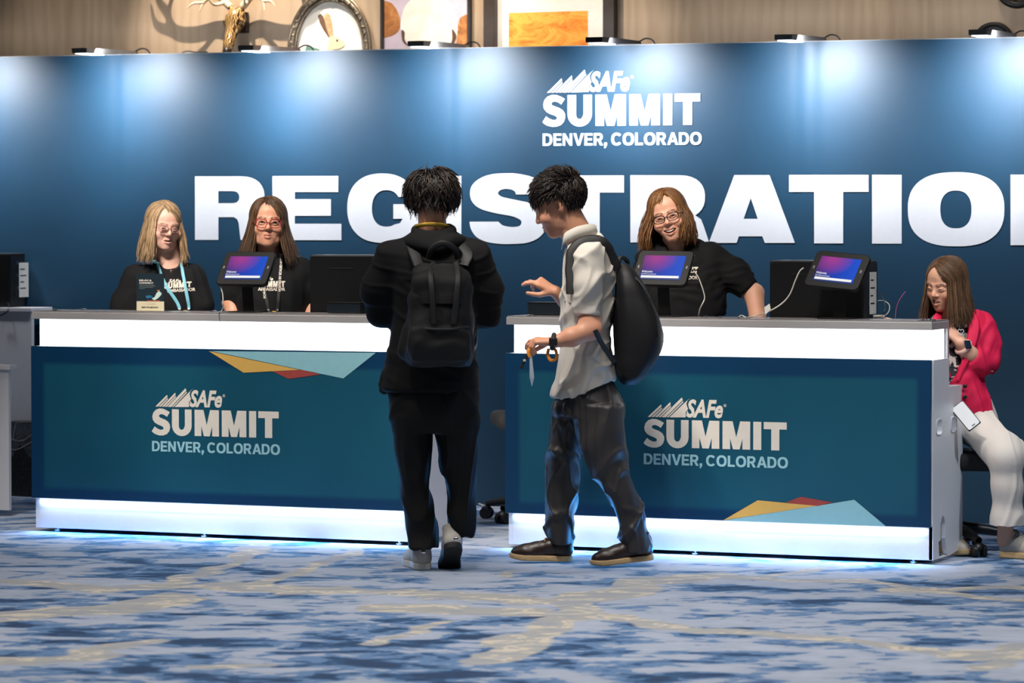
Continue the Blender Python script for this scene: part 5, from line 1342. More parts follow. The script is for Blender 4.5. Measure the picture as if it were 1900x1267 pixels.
# hood folded at the neck
vh = Vox(P(740,430,-.2)-[0,0,.12], P(870,400,.2), .006)
hq = spline([P(776,424,.04), P(772,430,-.04), P(803,438,-.088), P(836,430,-.04), P(832,424,.04)], 20)
for a, c_ in zip(hq[:-1], hq[1:]): vh.u(cone(a, c_, .018, .020), .012)
hq = spline([P(752,446,-.03), P(778,452,-.11), P(806,462,-.135), P(834,452,-.11), P(860,446,-.03)], 20)
for a, c_ in zip(hq[:-1], hq[1:]): vh.u(cone(a, c_, .014, .014), .03)
vh.u(ell(P(804,450,-.085), (.105,.040,.034)), .035); vh.u(ell(P(804,446,-.06), (.085,.045,.036)), .03)
cloth('hood', vh, M_JACKET, P.o, [(.004, 8, (1,1,1), 1), (.005, 6, (1,1,1.3), 'r')], 8)
v = Vox(P(700,715,-.22)-[0,0,.78], P(910,700,.22), .0065)
v.u(loft(neck_rows(P, [(705,722,888,0,.135),(740,722,890,-.005,.15),(775,724,889,-.005,.15),(800,727,888,0,.145)])), .02)
v.u(loft(neck_rows(P, [(770,726,803,0,.13),(800,728,803,0,.125),(830,730,802,.0,.115),(870,737,799,.0,.10),(900,741,797,.005,.095),(930,746,804,.005,.09),(960,752,809,.0,.09),(990,757,813,.0,.09),(1016,758,813,-.01,.095)])), .012)
v.u(loft(neck_rows(P, [(770,803,889,0,.13),(800,806,888,0,.125),(830,811,887,.0,.115),(870,819,886,.0,.10),(900,827,884,-.005,.095),(930,830,881,-.01,.09),(960,830,884,-.02,.09),(978,832,884,-.02,.085),(994,838,880,-.01,.08)])), .012)
cloth('trousers', v, M_PANTSB, P.o, [(.004, 5, (1,1,1.1), 1), (.006, 5, (1.1,.8,.9), 'r')], 61)
e_ = P(786,1053,-.03); sh1 = shoe(P.o, (e_[0],e_[1],0), (-.22,1), 0, M_SNEAK, M_SOLEW, .29, M_SOLEW, .032, 1.08)
# right foot: toes on the carpet, heel lifted
e_ = P(842,1022,-.13); sh2 = shoe(P.o, (e_[0],e_[1],.105), (-.10,1), 30, M_SNEAK, M_RUBBER, .29, M_SOLEW, .032, 1.08)
for (px, py, yy, so_) in ((786,1024,-.045,sh1), (846,1000,-.15,sh2)):
    q = P(px,py,yy); MB().sphere(q, (.011,.005,.009), 14).build('heel_badge', M_CHROME, so_, True)
# tousled chin-length hair
def short_hair(T, R, parent, seed, cols, n, ln, flow, front=0, width=.003, low=-.35, off0=.03, lift=.0, jit=.35, zlim=None, earcut=False):
    rs = np.random.RandomState(seed); Cc = np.array((0, .014, .036)); rad = np.array((.0785, .0985, .0825)); paths, rr, cc = [], [], []
    while len(paths) < n:
        d = rs.randn(3); d /= np.linalg.norm(d)
        if d[2] < low+max(0, -d[1])*1.05+(.25 if abs(d[0]) > .8 and d[1] < .1 else 0): continue
        if earcut and abs(d[0]) > .6 and -.38 < d[1] < .22 and d[2] < -.08: continue
        p = Cc+rad*d; f = np.array(flow(d))+jit*rs.randn(3); f -= d*(f @ d); f /= np.linalg.norm(f)+1e-9
        L_ = ln(d)*(.7+.5*rs.rand()); P_ = []; off = off0+.10*rs.rand()
        m = 8; q = d.copy(); st = L_/m; w_ = rs.randn(3)*.25
        pos = p.copy()
        for j in range(m):
            t = j/(m-1); u = (pos-Cc)/rad; u /= np.linalg.norm(u)
            P_.append(pos+u*(.004+off*.085*min(1, t*2.5)+lift*t*t*L_))
            ff = f+w_*t; ff -= u*(ff @ u)*(1 if pos[2] > -.02 else 0); ff /= np.linalg.norm(ff)+1e-9
            pos = pos+ff*st
            un = np.linalg.norm((pos-Cc)/rad)
            if un < 1: pos = Cc+(pos-Cc)/un
        paths.append(T(np.array(P_))); rr.append(np.array([width*(.9 if t < .6 else .9-(t-.6)*2.0) for t in np.linspace(0, 1, m)])+.0002); cc.append(np.array(cols[rs.randint(len(cols))])*(.7+.6*rs.rand()))
    return strands_mesh('hair', paths, rr, cc, parent)
blk = [srgb(40,32,28), srgb(26,21,20), srgb(58,46,38), srgb(20,17,17)]
g = R.T @ np.array((0, 0, -1.0))
crown = np.array((.12, .45, .88)); crown /= np.linalg.norm(crown)
def flow_m1(d):
    f = d-crown*(d @ crown); return f/(np.linalg.norm(f)+.05)+g*.55
short_hair(T, R, P.o, 71, blk, 1300, lambda d: .080+.012*max(0, d[1]), flow_m1, width=.0030, low=-.42, off0=.10, lift=.10, jit=.28)
short_hair(T, R, P.o, 72, blk, 500, lambda d: .10, flow_m1, width=.003, low=-.2, off0=.22, lift=.16, jit=.4).name = 'hair_top'
# yellow lanyard round the neck
rt = empty('lanyard', P.o.location, YAW, 'yellow lanyard round the neck of the man seen from behind', 'lanyard')
q = spline([P(768,430,.06), P(770,423,-.01), P(781,418,-.064), P(802,416,-.088), P(823,418,-.066), P(835,423,-.01), P(836,430,.06)], 30)
V_, F_ = tube_arrays(q, .009, 8, flat=((0,1,.25), .3)); np_mesh('strap', V_, np.array(F_), simple('lanyard_yellow', srgb(206,164,52), .6, var=.2, scale=160), rt)

# his backpack
M_BAG = simple('backpack_dark', srgb(15,15,16), .75, var=.15, scale=60, bump=.4, spec=.4); M_STRAP = simple('webbing_black', srgb(20,20,22), .6, scale=400, bump=.4)
bp = empty('backpack', P.o.location, YAW, 'dark grey buckled backpack on the back of the man in black', 'backpack')
v = Vox(P(735,470,-.42)-[0,0,.52], P(900,455,-.08), .0055)
v.u(loft(neck_rows(P, [(485,786,852,-.20,.05,2.6),(500,770,870,-.21,.075,2.8),(530,764,878,-.225,.095,3),(580,762,880,-.235,.110,3.2),(630,758,880,-.24,.118,3.4),(662,758,878,-.235,.115,3.4),(674,764,872,-.23,.10,3.2)])), .02)
v.u(loft(neck_rows(P, [(606,772,868,-.335,.022,3),(640,768,872,-.345,.03,3),(664,772,868,-.34,.022,3)])), .02)
v.u(cone(P(762,615,-.2), P(757,652,-.2), .03, .04), .03)
cloth('bag_body', v, M_BAG, bp, [(.007, 7, (1,1,.8), 1), (.004, 15, (1,1,.8), 1)], 81)
v = Vox(P(750,460,-.40)-[0,0,.24], P(890,450,-.08), .0055)
v.u(loft(neck_rows(P, [(492,792,846,-.215,.055,2.6),(505,774,866,-.235,.085,3),(540,770,872,-.255,.098,3),(565,778,864,-.262,.10,3)])), .02)
cloth('flap', v, M_BAG, bp, [(.006, 9, (1,1,.6), 1)], 83)
for pts in ([(806,486,-.22),(800,510,-.33),(802,545,-.365),(806,600,-.37)], [(846,486,-.22),(850,512,-.33),(848,545,-.362),(842,600,-.37)]):
    V_, F_ = tube_arrays(spline([P(*p) for p in pts], 20), .013, 8, flat=((0,1,.2), .2)); np_mesh('buckle_strap', V_, np.array(F_), M_STRAP, bp)
V_, F_ = tube_arrays(spline([P(796,480,-.16), P(802,462,-.185), P(822,451,-.20), P(844,462,-.185), P(850,480,-.16)], 24), .013, 8, flat=((0,1,0), .3)); np_mesh('grab_handle', V_, np.array(F_), M_STRAP, bp)
for sx, px in ((-1, 772), (1, 866)):
    pts = [P(px+ (6 if sx<0 else -6),492,-.17), P(px-sx*-2,470,-.135), P(762 if sx<0 else 852,450,-.06), P(756 if sx<0 else 858,452,.05), P(752 if sx<0 else 862,480,.155)]
    V_, F_ = tube_arrays(spline(pts, 24), .026, 8, flat=((0,-.5,1), .18)); np_mesh('shoulder_strap', V_, np.array(F_), M_STRAP, bp)
    pts = [P(764 if sx<0 else 874,655,-.17), P(738 if sx<0 else 884,640,-.06), P(730 if sx<0 else 886,610,.06)]
    V_, F_ = tube_arrays(spline(pts, 16), .012, 8, flat=((1,0,0), .2)); np_mesh('lower_strap', V_, np.array(F_), M_STRAP, bp)
V_, F_ = tube_arrays(spline([P(768,607,-.33), P(800,610,-.372), P(840,610,-.372), P(870,606,-.33)], 20), .006, 6); np_mesh('zip', V_, np.array(F_), M_STRAP, bp)

# ---------------------------------------------------------------- man in the white shirt, in profile
P = Person(1085, 15.78, 'young man in white short-sleeved shirt and grey trousers walking left'); M2 = P
SK = srgb(208,150,120)
hv = dict(skin=SK, scale=1.10, fw=.98, neck=.054, brow=srgb(30,24,22), lip=srgb(170,104,92), iris=(.03,.02,.02), lid=.5, gaze=(0,15), nose=.9, beard=False)
hv['nbase'] = P(1084,455,.01)
V, F, C, T, R = add_head(P, P(1037, 381, .01), (-103, 24, 0), hv, P.o)
h_ = .0032
vb = Vox(P(955,470,-.33)-[0,0,.52], P(1160,388,.33), .005)
vb.u(cone(P(1054,418,.01), P(1082,450,.01), .058, .068), .03)
vb.u(loft(neck_rows(P, [(450,1066,1122,.0,.10),(480,1056,1132,.0,.15),(560,1054,1130,.0,.12)])), .03)
Vb, Fb = vb.mesh()
def arm(pts, rad, wr, fwd, nrm, side, curl, thumb, sc=1.0, spread=.06):
    lo, hi = bounds(list(pts)+[np.array(wr)+np.array(fwd)/np.linalg.norm(fwd)*.2], .07); a = Vox(lo, hi, h_)
    chain(a, pts, rad, .02); hand(a, wr, fwd, nrm, side, curl, sc, thumb, spread); V_, F_ = a.mesh(); return relax(V_, F_, 1, .4), F_, SK
near = arm([P(1092,510,-.195), P(1093,600,-.20), P(1097,611,-.21), P(1060,625,-.24), P(1030,633,-.24)], [.038,.045,.043,.039,.028], P(1028,633.5,-.24), (-.95,.05,.04), (-.1,-.25,1), (-.1,.3,-.2),
           [(20,35,25),(38,45,30),(48,50,35),(55,50,35)], (.35,.75), 1.0)
far = arm([P(1092,490,.19), P(1078,560,.20), P(1072,566,.20), P(1050,556,.17), P(1030,541,.15)], [.046,.044,.042,.036,.027], P(1028,540,.15), (-.82,-.1,.50), (.35,-.55,.70), (0,-.9,-.3),
          [(10,30,20),(25,30,20),(55,55,30),(65,60,35)], (.55,.5), 1.0)
skin_mesh(P.o, [(V, F, C), (Vb, Fb, SK), near, far])
v = Vox(P(1010,440,-.34)-[0,0,.74], P(1170,415,.34), .0058)
v.u(loft(neck_rows(P, [(436,1062,1112,.0,.085),(446,1054,1126,.0,.13),(460,1048,1134,.0,.165),(485,1044,1140,.0,.175),(530,1043,1139,.0,.172),(580,1044,1136,.0,.165),(630,1042,1133,.0,.175),(680,1034,1138,.0,.18),(715,1027,1142,.0,.185),(735,1022,1144,.0,.185)])), .02)
chain(v, [P(1092,476,-.155), P(1091,530,-.195), P(1090,578,-.20)], [.062,.062,.056], .03); chain(v, [P(1090,476,.155), P(1084,530,.19), P(1080,568,.20)], [.062,.060,.056], .03)
v.half(P(1090,583,-.2), P(1091,600,-.2)-P(1093,540,-.2)) if False else None
c_ = (P(1060,584,-.225)+P(1122,625,-.225))/2; v.cut(rbox(c_, (.085,.055,P.r(20)), .002)); c_ = (P(1050,574,.225)+P(1112,615,.225))/2; v.cut(rbox(c_, (.085,.055,P.r(20)), .002))
hp_ = P(1070,733,0); v.half(hp_, (.42, 0, -1))
v.cut(cone(P(1048,418,.0), P(1074,446,.0), .062, .060), .006)
shirt = cloth('shirt', v, M_SHIRT, P.o, [(.004, 5.5, (1,.8,.9), 1), (.010, 5, (1.2,1,.7), 'r'), (.007, 9, (1.2,1,.8), 'r')], 91)
# sleeve hem cut shows the arm: cuff bands, collar, placket, pocket
for cpt, rr_ in ((P(1090,581,-.20), .058),):
    q = [cpt+np.array([rr_*math.cos(a), rr_*math.sin(a), .012*math.cos(a)]) for a in np.linspace(0,2*math.pi,28,endpoint=False)]
    pass
cq = spline([P(1048,449,-.036), P(1051,438,-.060), P(1070,427,-.074), P(1094,422,-.050), P(1102,424,.0), P(1094,422,.050), P(1070,427,.074), P(1051,438,.060), P(1048,449,.036)], 64)
V_, F_ = tube_arrays(cq, [.020]*len(cq), 8, flat=((.2,0,.35), .3)); 
cc_ = np.array(cq).mean(0)
nrm_ = np.array(cq)-cc_
Vs, Fs = [], []
bmC = MB(); up_ = np.array((-.28,0,.96)); inn, out_, low = [], [], []
for p in cq:
    r_ = np.array(p)-np.array([P(1072,440)[0],0,p[2]]); r_[2] = 0; r_ /= np.linalg.norm(r_)+1e-9
    inn.append(np.array(p)+np.array([0,0,.012])); low.append(np.array(p)+r_*.016+np.array([0,0,-.034])); out_.append(np.array(p)+r_*.006+np.array([0,0,.012]))
for ring_ in (inn, out_, low): Vs += ring_
m_ = len(cq); Fs = [(i, i+1, m_+i+1, m_+i) for i in range(m_-1)]+[(m_+i, m_+i+1, 2*m_+i+1, 2*m_+i) for i in range(m_-1)]
co = np_mesh('collar', np.array(Vs), np.array(Fs), M_SHIRT, P.o); sol = co.modifiers.new('thick', 'SOLIDIFY'); sol.thickness = .004
b = BVHTree.FromPolygons([v_.co.copy() for v_ in shirt.data.vertices], [tuple(p.vertices) for p in shirt.data.polygons])
def side_y(x, z, dflt=-.18):
    h = b.ray_cast(Vector((x,-1.5,z)), Vector((0,1,0))); return h[0].y if h[0] is not None else dflt
pk = []
for (px, py) in ((1046,527),(1058,530),(1058,560),(1047,556)): q = P(px,py); pk.append((q[0], side_y(q[0],q[2])-.004, q[2]))
pm = bpy.data.meshes.new('pocket'); pm.from_pydata(pk, [], [(0,1,2,3)]); po = mesh_obj('pocket', pm, M_SHIRT, P.o); po.modifiers.new('t','SOLIDIFY').thickness = .004
# trousers
v = Vox(P(990,700,-.26)-[0,0,.80], P(1230,690,.26), .0062)
v.u(loft(neck_rows(P, [(680,1044,1130,0,.14),(705,1040,1136,0,.15),(732,1036,1148,0,.16),(748,1026,1155,0,.165),(770,1025,1156,0,.165)])), .02)
v.u(loft(neck_rows(P, [(750,1060,1155,-.08,.10),(790,1064,1154,-.09,.10),(830,1073,1156,-.095,.10),(870,1096,1166,-.095,.095),(910,1120,1180,-.09,.09),(950,1138,1195,-.085,.085),(985,1147,1201,-.08,.085),(1010,1152,1206,-.08,.085),(1022,1156,1207,-.08,.085)])), .02)
v.u(loft(neck_rows(P, [(750,1026,1092,.08,.10),(800,1020,1086,.09,.10),(840,1014,1081,.09,.095),(880,1013,1077,.09,.09),(920,1012,1074,.09,.085),(965,1010,1069,.09,.085),(990,1011,1065,.09,.085),(1014,1020,1062,.09,.080)])), .02)
cloth('trousers', v, M_PANTSG, P.o, [(.004, 5, (1.3,.8,.9), 1), (.010, 4.6, (1.2,.8,.75), 'r'), (.007, 8, (1.2,.8,.8), 'r')], 97)
e_ = P(1062,1040,.09); shoe(P.o, (e_[0],e_[1],.004), (-1,-.03), -2, M_LEATHER, M_SOLETAN, .285, simple('lace_tan', srgb(150,116,80), .7), .026)
e_ = P(1213,1040,-.085); shoe(P.o, (e_[0],e_[1],.030), (-1,-.12), 6, M_LEATHER, M_SOLETAN, .285, simple('lace_dark', srgb(40,28,24), .7), .026)
short_hair(T, R, P.o, 73, blk, 2000, lambda d: .034+.03*max(0, d[2])-.016*max(0,-d[2]), lambda d: np.array((0, -.1, -1.0)) if (d[1] > .2 and d[2] < .6) else np.array((.05*d[0], -.75, .12 if d[2] > .3 else -.5)), width=.0024, low=-.72, off0=.05, lift=.16, jit=.25, earcut=True)
def flow_top(d): return np.array((.2*d[0], -1.0, .25))
short_hair(T, R, P.o, 74, blk, 600, lambda d: .05, flow_top, width=.0026, low=.25, off0=.12, lift=.30, jit=.35).name = 'hair_top'
# wrist watch
wq = P(1022,632,-.24)*.0+P(1026,633,-.24); q = [wq+np.array([.004*math.sin(a), .031*math.cos(a), .029*math.sin(a)]) for a in np.linspace(0,2*math.pi,24,endpoint=False)]
V_, F_ = tube_arrays(q, .011, 8, True); wt = np_mesh('watch_strap', V_, np.array(F_), M_RUBBER, P.o)
MB().box((wq[0]-.018,wq[1]-.041,wq[2]-.018),(wq[0]+.018,wq[1]-.030,wq[2]+.018),.005).build('watch_case', M_BLACK, wt)
# his backpack
bp = empty('backpack', P.o.location, YAW, 'smooth black rounded backpack worn by the man in white shirt', 'backpack')
M_BAG2 = simple('backpack_black', srgb(13,13,16), .6, var=.1, scale=80, bump=.2, spec=.35)
v = Vox(P(1125,470,-.26)-[0,0,.64], P(1245,470,.26), .006)
v.u(loft(neck_rows(P, [(488,1146,1164,.0,.07,2.4),(500,1142,1176,.0,.11,2.5),(520,1140,1190,.0,.14,2.7),(555,1139,1208,.0,.16,2.8),(595,1138,1225,.0,.17,2.9),(625,1138,1231,.0,.17,3),(655,1140,1223,.0,.165,3),(685,1143,1205,.0,.155,3),(705,1149,1190,.0,.13,2.8),(713,1156,1180,.0,.10,2.6)])), .02)
cloth('bag_body', v, M_BAG2, bp, [(.004, 6, (1,1,.8), 1)], 88)
V_, F_ = tube_arrays(spline([P(1150,492,-.06), P(1190,528,-.135), P(1215,580,-.15), P(1222,625,-.15)], 28), .004, 6); np_mesh('zip', V_, np.array(F_), M_STRAP, bp)
for sy in (-1, 1):
    yb = sy*.105
    pts = [P(1150,500,sy*.09), P(1138,478,sy*.105), P(1122,455,sy*.125), P(1098,444,sy*.135), P(1072,452,sy*.15), P(1056,478,sy*.165), P(1051,510,sy*.185), P(1060,545,sy*.20)]
    pts2 = []
    for p in spline(pts, 36):
        h = b.find_nearest(Vector(p)); n2 = h[1]; pts2.append(np.array(h[0])+np.array(n2)*.006 if h[0] is not None and np.linalg.norm(np.array(h[0])-p) < .08 else p)
    for _ in range(3): pts2 = [pts2[0]]+[(pts2[i-1]+2*pts2[i]+pts2[i+1])/4 for i in range(1,len(pts2)-1)]+[pts2[-1]]
    V_, F_ = tube_arrays(pts2, .026, 8, flat=((0,sy*1.0,.45), .22)); np_mesh('shoulder_strap', V_, np.array(F_), M_STRAP, bp)
    q = spline([P(1104,612,sy*.275), P(1118,640,sy*.215), P(1140,672,sy*.15)], 12); V_, F_ = tube_arrays(q, .011, 8, flat=((0,1,.1), .2)); np_mesh('lower_strap', V_, np.array(F_), M_STRAP, bp)
V_, F_ = tube_arrays(spline([P(1146,500,-.03), P(1148,482,-.02), P(1156,478,.0), P(1164,486,.02), P(1162,500,.03)], 18), .010, 8, flat=((0,1,0), .4)); np_mesh('grab_handle', V_, np.array(F_), M_STRAP, bp)
# lanyard with badge dangling from his near hand
M_ORG2 = simple('lanyard_orange', srgb(232,142,40), .6, var=.15, scale=120)
rt = empty('lanyard', P.o.location, YAW, 'orange lanyard with clear badge dangling from the hand of the man in white', 'lanyard')
V_, F_ = tube_arrays(spline([P(990,640,-.235), P(983,646,-.24), P(980,654,-.245), P(983,662,-.245)], 16), .008, 8, flat=((0,1,0), .3)); np_mesh('strap', V_, np.array(F_), M_ORG2, rt)
V_, F_ = tube_arrays(spline([P(1018,646,-.24), P(1016,658,-.245), P(1022,668,-.25), P(1032,664,-.25), P(1031,650,-.245), P(1024,645,-.24)], 24), .007, 8, flat=((0,1,0), .3)); np_mesh('strap', V_, np.array(F_), M_ORG2, rt)
V_, F_ = tube_arrays(spline([P(981,652,-.245), P(976,664,-.245), P(970,674,-.245), P(966,683,-.245)], 16), .0055, 8, flat=((0,1,0), .3)); np_mesh('strap', V_, np.array(F_), M_LBLK, rt)
MB().box(P(966,684,-.25),P(971,677,-.24),.001).build('clip', M_LBLK, rt); q = P(973,668,-.25); MB().box((q[0]-.006,q[1]-.003,q[2]-.005),(q[0]+.006,q[1]+.003,q[2]+.005),.001).build('clip', M_SOLEW, rt)
bd = MB(); pts = [P(983,660,-.246), P(987,660,-.242), P(991,700,-.238), P(987,716,-.240), P(983,700,-.250)]
bd.bm.faces.new([bd.bm.verts.new(p) for p in pts]); bo = bd.build('badge', simple('badge_clear', srgb(196,206,216), .2), rt); bo.modifiers.new('t','SOLIDIFY').thickness = .002
# ================================================================== tablet kiosks on the ledges
M_CASE = simple('kiosk_black', srgb(7,7,8), .5, var=.05, spec=.3); M_CABLEW = simple('cable_white', srgb(206,202,192), .5)
def screen_mat():
    m, nt, b = material('tablet_screen'); L = nt.links.new
    tc = N(nt, 'ShaderNodeTexCoord'); sx = N(nt, 'ShaderNodeSeparateXYZ'); L(tc.outputs['Object'], sx.inputs[0])
    # blue wallpaper with a magenta glow in its upper left part
    gr = N(nt, 'ShaderNodeTexGradient', gradient_type='SPHERICAL'); mp = N(nt, 'ShaderNodeMapping'); mp.inputs['Location'].default_value = (.36,0,-.62); mp.inputs['Scale'].default_value = (9,1,11); L(tc.outputs['Object'], mp.inputs['Vector']); L(mp.outputs[0], gr.inputs['Vector'])
    no = N(nt, 'ShaderNodeTexNoise', i_Scale=14.0, i_Detail=3.0); L(tc.outputs['Object'], no.inputs['Vector'])
    mu = N(nt, 'ShaderNodeMath', operation='MULTIPLY'); L(gr.outputs['Fac'], mu.inputs[0]); mu.inputs[1].default_value = 1.1
    md = N(nt, 'ShaderNodeMapRange', i_1=-.10, i_2=.10); L(sx.outputs[0], md.inputs[0])
    bl = ramp(nt, [(0, srgb(20,40,110)), (.5, srgb(16,66,190)), (1, srgb(20,84,214))], md.outputs[0])
    mix = N(nt, 'ShaderNodeMix', data_type='RGBA'); L(mu.outputs[0], mix.inputs[0]); L(bl.outputs[0], mix.inputs[6]); mix.inputs[7].default_value = (*srgb(170,60,150),1)
    b.inputs['Base Color'].default_value = (.005,.005,.006,1); setp(b, Roughness=.3); b.inputs['Specular IOR Level'].default_value = .15
    L(mix.outputs[2], b.inputs['Emission Color']); b.inputs['Emission Strength'].default_value = .85
    return m
M_SCREEN = screen_mat()
M_SCRW = simple('screen_white', (.02,.02,.02), .3, emit=((1,1,1), .85)); M_SCRT = simple('screen_text', (.02,.02,.02), .3, emit=((1,1,1), .9)); M_SCRD = simple('screen_bar', (.01,.01,.02), .3, emit=(srgb(14,60,110), .6))
def rrect(w, h, r, n=6, sk=0.0):
    out = []
    for cx_, cy_, a0 in ((w-r,h-r,0),(-w+r,h-r,90),(-w+r,-h+r,180),(w-r,-h+r,270)):
        for i in range(n+1):
            a = math.radians(a0+90*i/n); out.append((cx_+r*math.cos(a), cy_+r*math.sin(a)))
    return out
def kiosk(px, py, y, label, roll=0.0, turn=0.0, tilt=37):
    c = at(px, py, y)
    root = empty('tablet_kiosk', (c.x, y, ZT), turn, label, 'tablet', 'tablet kiosks on the counters')
    zc = c.z-ZT
    M = Matrix.Translation((0,0,zc)) @ Matrix.Rotation(-math.radians(tilt), 4, 'X') @ Matrix.Rotation(math.radians(roll), 4, 'Y')
    pm = Matrix.Rotation(-math.radians(tilt), 4, 'X') @ Matrix.Rotation(math.radians(roll), 4, 'Y')
    def put(o): o.location = (0,0,zc); o.rotation_euler = pm.to_euler(); return o
    # enclosure: bowed rounded slab, bezel proud of the screen
    V_ = MB(); out = rrect(.134,.096,.022); V_.prism([(x, z*(1+.05*(1-(x/.134)**2))) for x, z in out], -.008, .014, 'y'); en = put(V_.build('enclosure', M_CASE, root, auto=True))
    bev = en.modifiers.new('bevel','BEVEL'); bev.width = .004; bev.segments = 2
    sc = put(MB().prism(rrect(.100,.067,.002), -.0098, -.0085, 'y').build('screen', M_SCREEN, root))
    def onscr(name, VF, x, z, mat, yo=-.0102):
        V2, F2 = VF; me = bpy.data.meshes.new(name); me.from_pydata([(x+p.x, yo, z+p.y) for p in V2], [], F2); o = mesh_obj(name, me, mat, sc); return o
    V2, F2 = text_mesh('Welcome', 1, .01, 1, .12); onscr('welcome_lettering', (fit(V2, .052, .0125), F2), -.094, -.030, M_SCRT)
    V2, F2 = text_mesh('2025 SAFe Summit Denver', 1, .01); onscr('event_lettering', (fit(V2, .074, .0062), F2), -.094, -.041, M_SCRT)
    onscr('button', outline_faces([rrect(.092,.0065,.001)]), 0, -.0525, M_SCRW)
    onscr('status_bar', outline_faces([rrect(.099,.0035,.0005)]), 0, -.0632, M_SCRD)
    for bx in (-.117, .117): put(MB().box((bx-.004,-.0092,-.004),(bx+.004,-.0078,.012),.001).build('bezel_slot', simple('slot_grey', srgb(120,120,122), .4, .5), en)).matrix_local = Matrix.Identity(4)
    # stand
    MB().box((-.028,.018,.0),(.028,.030,zc-.01),.003,M=Matrix.Rotation(.12,4,'X')).box((-.045,-.02,zc-.055),(.045,.035,zc-.01),.004).build('stand', M_CASE, root)
    MB().box((-.075,-.055,0),(.075,.075,.006),.002).build('base_plate', M_CASE, root)
    return root
k1 = kiosk(457, 499, -.09+.135, 'black tablet kiosk on left counter in front of the dark-haired woman', 0)
k2 = kiosk(1230, 498.5, .135, 'black tablet kiosk in front of the laughing woman, on right counter', 1)
k3 = kiosk(1554, 503, .135, 'tilted black tablet kiosk on right counter before the computer tower', 6, -.10)
def cable(name, label, pts, r, mat):
    o = MB().tube(spline(pts, 40), r, 6).build(name, mat, None, True); tag(o, label, 'cable'); return o
yl = -.09
cable('charging_cable', 'white cable hanging from the tablet kiosk on the left counter', [at(409,531,yl+.09), at(413,545,yl+.085), at(414,565,yl+.08), at_z(411,577,ZT+.005), at_z(402,580,ZT+.004)], .0028, M_CABLEW)
cable('charging_cable', 'white cable hanging from the tablet kiosk before the laughing woman', [at(1287,502,.13), at(1296,515,.13), at(1305,540,.13), at(1307,555,.13), at(1299,572,.13), at_z(1296,585,ZT+.004)], .0028, M_CABLEW)
cable('charging_cable', 'long white cable sagging left from the tilted tablet kiosk', [at(1491,497,.13), at(1484,503,.13), at(1476,520,.13), at(1466,545,.14), at(1452,562,.14), at(1428,577,.13), at_z(1400,586.5,ZT+.004), at_z(1385,589,ZT+.004), at_z(1376,585,ZT+.004), at_z(1370,589,ZT+.004)], .0032, M_CABLEW)
tg = MB(); pts = [at(1418,570,.125), at(1428,563,.125), at(1430,574,.123), at(1420,584,.123)]; tg.bm.faces.new([tg.bm.verts.new(p) for p in pts]); o = tg.build('cable_tag', simple('tag_white', srgb(220,220,214), .6)); o.modifiers.new('t','SOLIDIFY').thickness = .001; tag(o, 'white paper tag on the long cable beside the computer tower', 'tag')

# ================================================================== computer towers and boxes
M_PC = simple('computer_black', srgb(7,8,10), .5, 0, var=.05, spec=.35); M_PCTOP = simple('computer_top', srgb(120,120,124), .35, .6)
def tower(x0, x1, y0, y1, z0, z1, label, ports=True):
    r = empty('computer_tower', (x0, y0, z0), 0, label, 'computer')
    w, d, h = x1-x0, y1-y0, z1-z0
    MB().box((0,0,0),(w,d,h),.004).build('case', M_PC, r)
    MB().box((.01,.006,h),(w-.01,d-.006,h+.003)).build('top_cover', M_PCTOP, r)
    MB().box((.10,-.0025,h-.062),(.23,.001,h-.058)).build('vent_slot', M_DARK, r)
    for sx_, sz in ((.012,.012),(w-.012,.012),(.012,h-.012),(w-.012,h-.012)): MB().cyl((sx_,-.0025,sz),(sx_,.001,sz),.003,n=10).build('screw', M_CHROME, r)
    if ports:
        bk = MB().box((w,.008,.008),(w+.003,d-.008,h-.008)).build('back_plate', simple('backplate_grey', srgb(44,46,50), .45, .6), r)
        MB().box((w+.003,.10,h-.24),(w+.0042,.20,h-.05)).build('label_sticker', simple('sticker', srgb(206,206,202), .6), r)
        for i, wd in enumerate((.05,.065,.04,.06)): MB().box((w+.0042,.11,h-.09-.035*i),(w+.0046,.11+wd,h-.083-.035*i)).build('sticker_line', M_DARK, r)
        for i in range(6): MB().box((w+.003,.05+.02*(i%2),.06+.035*i),(w+.008,.066+.02*(i%2),.08+.035*i),.001).build('socket', M_CHROME if i % 2 else M_BLACK, r)
    return r
a0 = at(1428,530,.29); a1 = at(1600,530,.29); zt_ = at(1428,484,.29).z
tw = tower(a0.x, a1.x, .29, .515, .770, zt_, 'black computer tower standing on the right counter beside the tilted tablet')
b0 = at(575,530,.20); tower(b0.x, b0.x+(a1.x-a0.x), .20, .405, .770, at(600,474,.20).z, 'black computer tower on left counter, partly behind the man in black')
def flatbox(px0, px1, py0, y, d, label):
    p = at(px0, py0, y); q = at(px1, py0, y); r = empty('device_box', (p.x, y, ZT), 0, label, 'box')
    h = max(.03, p.z-ZT); w = q.x-p.x
    MB().box((0,0,.003),(w,d,h),.003).build('housing', simple('box_black', srgb(24,32,40), .3), r)
    MB().box((-.002,-.002,h-.004),(w+.002,d+.002,h+.001),.001).build('lid', M_CASE, r)
    MB().box((.01,.004,0),(w-.01,d-.004,.003)).build('foot_pad', M_RUBBER, r)
    return r
flatbox(606, 668, 561, yl+.125, .13, 'small dark box on left counter, left of the man in black')
flatbox(979, 1050, 561, .12, .13, 'small black box on the left end of right counter')
def coil(label, pts, r, mat): cable('loose_cable', label, pts, r, mat)
coil('black cable curling down from the computer tower near the tilted tablet', [at(1604,533,.50), at(1622,535,.52), at(1638,552,.52), at(1642,572,.50), at(1636,583,.45), at_z(1628,588,ZT-.06)], .0026, M_BLACK)
